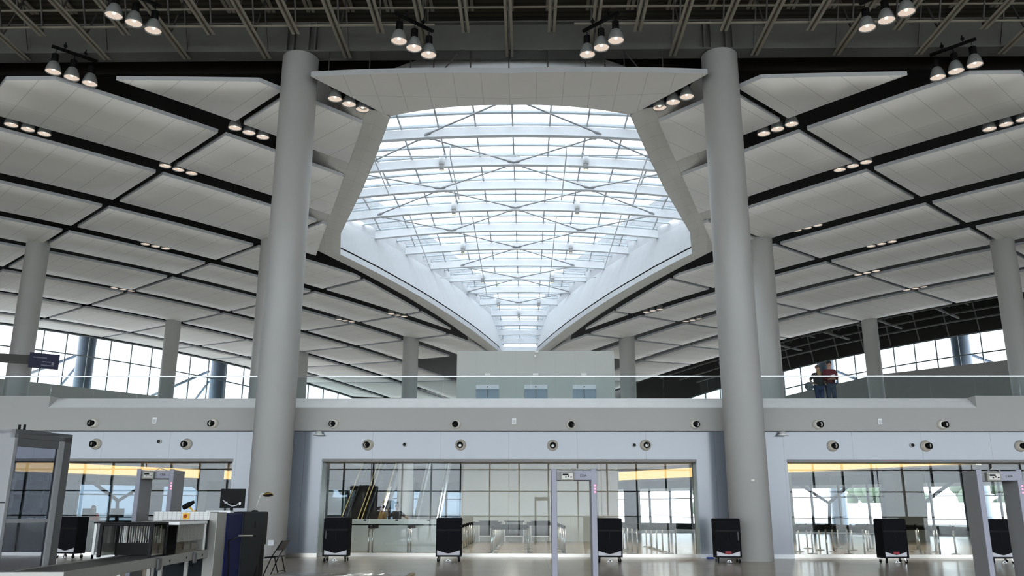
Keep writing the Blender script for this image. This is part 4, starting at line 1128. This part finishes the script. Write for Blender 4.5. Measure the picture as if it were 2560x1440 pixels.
# ------------------------------------------------------------------ queue area behind the glass
def stanchion():
    rt = empty('queue_stanchion')
    MB().lathe([(0, 0), (.17, 0), (.17, .015), (.05, .035), (.032, .05)], n=14).build('base', 'silver', rt)
    MB().tube([(0, 0, .04), (0, 0, .90)], .032, 10).build('post', 'steel', rt)
    MB().lathe([(.034, .90), (.04, .91), (.04, .985), (.03, 1.0), (0, 1.0)], n=12).build('cap', 'black', rt)
    return rt
belt_me = None
proto = None
ROWS = [(-1.9, 31.0, 1.45, 9, 'left of the aisle straight ahead', 1), (-.63, 31.0, 1.45, 9, 'at the left side of the middle lane', 1), (.66, 31.0, 1.45, 9, 'at the right side of the middle lane', 1), (1.94, 31.0, 1.45, 9, 'behind the central metal detector', 1),
        (4.5, 31.0, 1.5, 6, 'right of the cart by the detector', 1), (5.84, 31.0, 1.5, 6, 'nearest the right end of the middle partition', 1),
        (9.8, 31.0, 1.55, 5, 'at the left end of the right partition', 1), (11.1, 31.0, 1.55, 5, 'second lane of the right partition', 1), (12.4, 31.0, 1.55, 5, 'third lane of the right partition', 1), (13.7, 31.0, 1.55, 5, 'fourth lane of the right partition', 1), (15.0, 31.0, 1.55, 5, 'fifth lane of the right partition', 1), (16.3, 31.0, 1.55, 5, 'last lane of the right partition', 1),
        (-5.0, 31.2, .75, 2, 'before the white counter, left pair', 0), (-3.6, 31.2, .75, 2, 'before the white counter, right pair', 0)]
for ri, (x, y0, dy, n, lab, blt) in enumerate(ROWS):
    for k in range(n):
        rt = stanchion() if proto is None else copy_tree(proto)
        if proto is None: proto = rt
        rt.location = (x, y0+k*dy, 0)
        tag(rt, 'slim steel queue stanchion, %s from the glass, %s' % (ORD[k], lab), 'stanchion', 'queue stanchions behind the partitions')
        if blt and k < n-1:
            MB().box(-.004, .004, .04, dy-.04, .86, .97).build('belt', 'black', rt)
        # cross belts close some lanes
        nx = ROWS[ri+1][0]-x if ri+1 < len(ROWS) and ROWS[ri+1][5] else 0
        if blt and 0 < nx < 1.5 and ((ri in (1,) and k in (0, 3)) or (ri >= 4 and k % 2 == (ri % 2)) or (ri in (0, 2) and k in (6, 8))):
            MB().box(.04, nx-.04, -.004, .004, .86, .97).build('cross_belt', 'black', rt)
# white counter
ct = empty('service_counter', (-4.3, 33.1, 0)); tag(ct, 'long white service counter behind the middle partition', 'counter')
MB().box(-1.75, 1.75, 0, .5, 0, .96).build('front', 'counter', ct); MB().box(-1.8, 1.8, -.06, .6, 1.0, 1.18).build('top', 'counter', ct); MB().box(-1.75, 1.75, -.02, .5, .96, 1.0).build('black_strip', 'black', ct)  # solid black strip between counter front and top
MB().box(-.4, 1.74, -.03, 0, .27, .32).build('bumper_rail', 'white', ct)
for q in range(3): MB().box(-1.2+q*1.2-.05, -1.2+q*1.2+.05, -.08, -.055, 1.12, 1.17).build('scanner_port', 'black', ct)
# white low framed barriers at the lane ends
for k, (x, lab) in enumerate(((-1.27, 'left of the middle lane'), (0.0, 'at the end of the middle lane'), (1.3, 'right of the middle lane'))):
    b = empty('lane_gate', (x, 43.6, 0)); tag(b, 'white framed low gate far behind the glass, '+lab, 'gate')
    m = MB(); m.box(-.5, -.45, 0, .05, .25, 1.0); m.box(.45, .5, 0, .05, .25, 1.0); m.box(-.5, .5, 0, .05, .25, .31); m.build('frame', 'white', b); MB().box(-.45, .45, .02, .03, .31, 1.0).build('infill', 'glass_scan', b); MB().box(-.5, .5, 0, .05, .96, 1.02).build('top_rail', 'black', b)
    for sx in (-.46, .46): MB().box(sx-.03, sx+.03, 0, .05, 0, .25).build('leg', 'white', b)
# lift core on the ground floor
o = MB().box(-2.74, 4.87, 44.6, 48.4, 0, 4.05).build('wall_core', 'elev_wall'); tag(o, 'pale lift core wall behind the queue lanes on the ground floor', 'wall', kind='structure')
# interior columns
for x, y, w, lab in ((-5.9, 46.5, .5, 'white round pillar behind the counter between the escalators'), (4.75, 44.5, .5, 'beige square pillar right of the central metal detector'), (-16.6, 47, .5, 'pale pillar deep behind the left partition'), (20.9, 47, .75, 'dark square pillar before the bright right windows')):
    if 'round' in lab: o = MB().lathe([(.42, 0), (.42, 4.06)], n=24).build('pillar', 'white')
    else: o = MB().box(-w, w, -w, w, 0, 4.06).build('pillar', 'bulkhead' if 'dark' not in lab else 'md_box')
    o.location = (x, y, 0); tag(o, lab, 'pillar', kind='thing')
# escalators rising into the void
def escal(x, w, lab, light=False, y0=44.3):
    rt = empty('escalator', (x, y0, 0)); tag(rt, lab, 'escalator')
    s = math.tan(math.radians(30)); Lr = 9.2
    for q in (-1, 1):
        xx = q*(w/2)
        b = MB(); b.hexa([(xx-.05, 0, 0), (xx+.05, 0, 0), (xx+.05, Lr, Lr*s-.55), (xx-.05, Lr, Lr*s-.55)], [(xx-.05, 0, .32), (xx+.05, 0, .32), (xx+.05, Lr, Lr*s+.32), (xx-.05, Lr, Lr*s+.32)]); b.build('balustrade', 'counter' if light else 'escal', rt)
        MB().hexa([(xx-.012, 0, .32), (xx+.012, 0, .32), (xx+.012, Lr, Lr*s+.32), (xx-.012, Lr, Lr*s+.32)], [(xx-.012, 0, 1.0), (xx+.012, 0, 1.0), (xx+.012, Lr, Lr*s+1.0), (xx-.012, Lr, Lr*s+1.0)]).build('side_glass', 'glass_hood', rt)
        MB().tube([(xx, -.15, .8), (xx, -.05, 1.0), (xx, Lr, Lr*s+1.03)], .04, 8).build('handrail', 'silver' if light else 'brass', rt)
    n = 26
    for k in range(n):
        y = .2+k*Lr/n; z = k*Lr/n*s
        MB().box(-w/2+.05, w/2-.05, y, y+Lr/n*1.1, max(0, z-.25), z+.2).build('step', 'rod_grey' if light else 'dark_steel', rt)
escal(-8.4, .86, 'dark escalator farthest left behind the middle partition'); escal(-7.35, .86, 'dark escalator in the middle of the three behind the glass'); escal(-4.55, 1.1, 'pale escalator right of the white round pillar', True)
# lit amber bands on the diagonal inner walls
for s in (-1, 1):
    u = Vector((1, 1, 0) if s < 0 else (-1, 1, 0)).normalized()
    F = lambda a, bb, z: (*P(a, bb, s), z)
    p, q = (Vector((-24.8, 42.5, 0)), Vector((-15.5, 56.8, 0))) if s < 0 else (Vector((6.4, 54.3, 0)), Vector((18.4, 34.4, 0)))
    rt = empty('light_band', (0, 0, 0)); tag(rt, 'long glowing amber light band under the low ceiling, %s of the hall axis' % SIDE[s], 'light')
    n = Vector((q.y-p.y, -(q.x-p.x), 0)).normalized()
    if n.y > 0: n = -n
    G = lambda v, d, z: (v.x-n.x*d, v.y-n.y*d, z)
    m = MB(); m.hexa([G(p, .02, 3.3), G(q, .02, 3.3), G(q, .4, 3.3), G(p, .4, 3.3)], [G(p, .02, 4.05), G(q, .02, 4.05), G(q, .4, 4.05), G(p, .4, 4.05)]); m.build('housing', 'bulkhead', rt)
    m = MB(); m.hexa([G(p, 0, 3.36), G(q, 0, 3.36), G(q, .02, 3.36), G(p, .02, 3.36)], [G(p, 0, 3.86), G(q, 0, 3.86), G(q, .02, 3.86), G(p, .02, 3.86)]); m.build('diffuser', 'amber', rt)
    # lower facade beyond
    b = 63.5; rt = empty('window_%d' % (7 if s < 0 else 8)); tag(rt, 'tall ground floor window wall far behind the %s partition' % SIDE[s], 'window', kind='structure')
    mm, gl = MB(), MB(); a = 3.; st = 2.2
    while a < 60:
        mm.hexa([F(a-.06, b-.1, 0), F(a+.06, b-.1, 0), F(a+.06, b+.1, 0), F(a-.06, b+.1, 0)], [F(a-.06, b-.1, 4.06), F(a+.06, b-.1, 4.06), F(a+.06, b+.1, 4.06), F(a-.06, b+.1, 4.06)])
        for z, h in ((1.0, .05), (2.55, .07), (.25, .5), (3.75, .62)):
            mm.hexa([F(a, b-.06, z-h/2), F(a+st, b-.06, z-h/2), F(a+st, b+.06, z-h/2), F(a, b+.06, z-h/2)], [F(a, b-.06, z+h/2), F(a+st, b-.06, z+h/2), F(a+st, b+.06, z+h/2), F(a, b+.06, z+h/2)])
        gl.hexa([F(a, b, 0), F(a+st, b, 0), F(a+st, b+.02, 0), F(a, b+.02, 0)], [F(a, b, 4.06), F(a+st, b, 4.06), F(a+st, b+.02, 4.06), F(a, b+.02, 4.06)])
        a += st
    mm.build('mullion', 'mullion', rt); gl.build('pane', 'glass_tint' if s < 0 else 'glass_rear', rt)
    for k, aa in enumerate((14, 21.5, 29)):
        m = MB(); m.tube([F(aa, 66, 4.0), F(aa+3.4, 68, 2.2), F(aa+3.6, 68.1, .2)], .14, 8); m.tube([F(aa+5.5, 66.5, 3.9), F(aa+3.5, 68, 2.2)], .12, 8)
        o = m.build('canopy_strut', 'strut'); tag(o, 'white slanting canopy strut outside the %s ground windows, %s from the side' % (SIDE[s], ORD[k]), 'strut')
k = 0
for x in (-6.5, 0, 6.5, 12.5, 19):
    for y in (33, 39):
        rt = empty('recessed_light', (x, y, 4.06)); tag(rt, 'small round recessed light in the low ceiling, %s row, %s from the left' % ('front' if y == 33 else 'back', ORD[(x > -6.5)+(x > 0)+(x > 6.5)+(x > 12.5)]), 'ceiling light', 'recessed lights behind the partitions')
        MB().lathe([(.12, -.012), (.09, -.012), (.085, -.002)], n=14).build('trim_ring', 'white', rt); MB().disc((0, 0, -.004), .088, 14, (0, 0, -1)).build('lens', 'spot', rt)
        l = bpy.data.lights.new('recessed_lamp', 'AREA'); l.shape = 'DISK'; l.size = .17; l.energy = 55; l.color = (1., .93, .84)
        lo = bpy.data.objects.new('recessed_lamp', l); COL.objects.link(lo); lo.parent = rt; lo.location = (0, 0, -.02)
m = MB()
A0 = lambda a, b, z: (*P(a, b, 1), z)
m.hexa([A0(0, 97, -.2), A0(60, 97, -.2), A0(60, 128, -.2), A0(0, 128, -.2)], [A0(0, 97, .2), A0(60, 97, .2), A0(60, 128, 2.7), A0(0, 128, 2.7)])
o = m.build('metal_canopy', 'ext_white'); tag(o, 'white seamed metal canopy sloping up outside the right windows', 'canopy')
# darker back-of-house block and counters behind the left partition
o = MB().box(-14.2, -9.6, 40, 42, 0, 2.8).build('wall_inner', 'wall_dark'); tag(o, 'dark brown inner wall deep behind the left partition', 'wall', kind='structure')
dk = empty('check_desk', (-17.2, 33.2, 0)); tag(dk, 'dark desk with screens behind the left partition', 'desk')
MB().box(-3.2, 2.6, 0, .7, 0, 1.05).build('cabinet', 'wall_dark', dk); MB().box(-3.3, 2.7, -.05, .8, 1.05, 1.1).build('top', 'black', dk)
for k, x in enumerate((-2.4, -1.2, .9, 2.0)):
    o = empty('desk_monitor', (-17.2+x, 33.5, 1.1)); tag(o, 'black monitor on the dark desk behind the left glass, %s from the left' % ORD[k], 'monitor', 'monitors on the dark desk')
    MB().box(-.26, .26, -.02, .02, .12, .46).build('screen', 'black', o); MB().box(-.03, .03, -.02, .02, 0, .2).build('neck', 'black', o); MB().box(-.1, .1, -.08, .08, 0, .015).build('base', 'black', o)
for k, (x, y, s) in enumerate(((72, 132, 9), (64, 152, 9), (-70, 118, 8), (95, 118, 9), (40, 170, 9), (-40, 165, 9), (118, 104, 9))):
    m = MB()
    rr = random.Random(k)
    for q in range(26):
        m.ball((rr.uniform(-1, 1)*s*.7, rr.uniform(-.5, .5)*s, s*.35+rr.uniform(-.25, .35)*s), s*.2*rr.uniform(.6, 1.1), n=8, m=6)
    o = empty('tree', (x, y, -.31)); tag(o, 'distant dark green tree on the ground outside, %s' % ('right of axis', 'farther right', 'left side', 'far right', 'behind the axis right', 'behind the axis left', 'rightmost')[k], 'tree')
    m.build('crown', 'tree', o); MB().tube([(0, 0, 0), (0, 0, s*.4)], .3, 8).build('trunk', 'wall_dark', o)

# ------------------------------------------------------------------ world, camera, render look
w = bpy.data.worlds.new('overcast_sky'); SC.world = w; w.use_nodes = True
nt = w.node_tree; nt.nodes.clear()
out = nt.nodes.new('ShaderNodeOutputWorld'); bg = nt.nodes.new('ShaderNodeBackground')
tc = nt.nodes.new('ShaderNodeTexCoord'); sx = nt.nodes.new('ShaderNodeSeparateXYZ'); cr = nt.nodes.new('ShaderNodeValToRGB')
nt.links.new(tc.outputs['Generated'], sx.inputs[0]); nt.links.new(sx.outputs['Z'], cr.inputs[0])
e = cr.color_ramp.elements
e[0].position = 0.; e[0].color = (.60, .66, .72, 1); e[1].position = .35; e[1].color = (.93, .97, 1.0, 1)
q = e.new(.06); q.color = (.72, .78, .83, 1)
no = nt.nodes.new('ShaderNodeTexNoise'); no.inputs['Scale'].default_value = 4.; no.inputs['Detail'].default_value = 4
mp = nt.nodes.new('ShaderNodeMapping'); mp.inputs['Scale'].default_value = (1, 1, 5)
nt.links.new(tc.outputs['Generated'], mp.inputs[0]); nt.links.new(mp.outputs[0], no.inputs['Vector'])
mx = nt.nodes.new('ShaderNodeMixRGB'); mx.blend_type = 'MULTIPLY'; mx.inputs[0].default_value = .25
nt.links.new(cr.outputs[0], mx.inputs[1]); nt.links.new(no.outputs['Fac'], mx.inputs[2])
nt.links.new(mx.outputs[0], bg.inputs[0]); bg.inputs[1].default_value = 5.5
nt.links.new(bg.outputs[0], out.inputs[0])

cam = bpy.data.cameras.new('camera'); co = bpy.data.objects.new('camera', cam); COL.objects.link(co)
cam.sensor_width = 36; cam.lens = 36*2110/2560; cam.clip_end = 1000; cam.clip_start = .1
co.matrix_world = Matrix.Translation((.5913, 0, 1.5)) @ Matrix.Rotation(math.radians(.9527), 4, 'Z') @ Matrix.Rotation(math.radians(90+14.79), 4, 'X') @ Matrix.Rotation(math.radians(.12), 4, 'Z')
SC.camera = co
SC.view_settings.view_transform = 'Standard'; SC.view_settings.look = 'None'; SC.view_settings.gamma = 1; SC.view_settings.use_curve_mapping = False
SC.view_settings.exposure = 1.35
cy = SC.cycles
cy.max_bounces = 7; cy.diffuse_bounces = 5; cy.glossy_bounces = 4; cy.transmission_bounces = 4; cy.transparent_max_bounces = 16
cy.sample_clamp_indirect = 4; cy.use_denoising = True; cy.caustics_reflective = False; cy.caustics_refractive = False
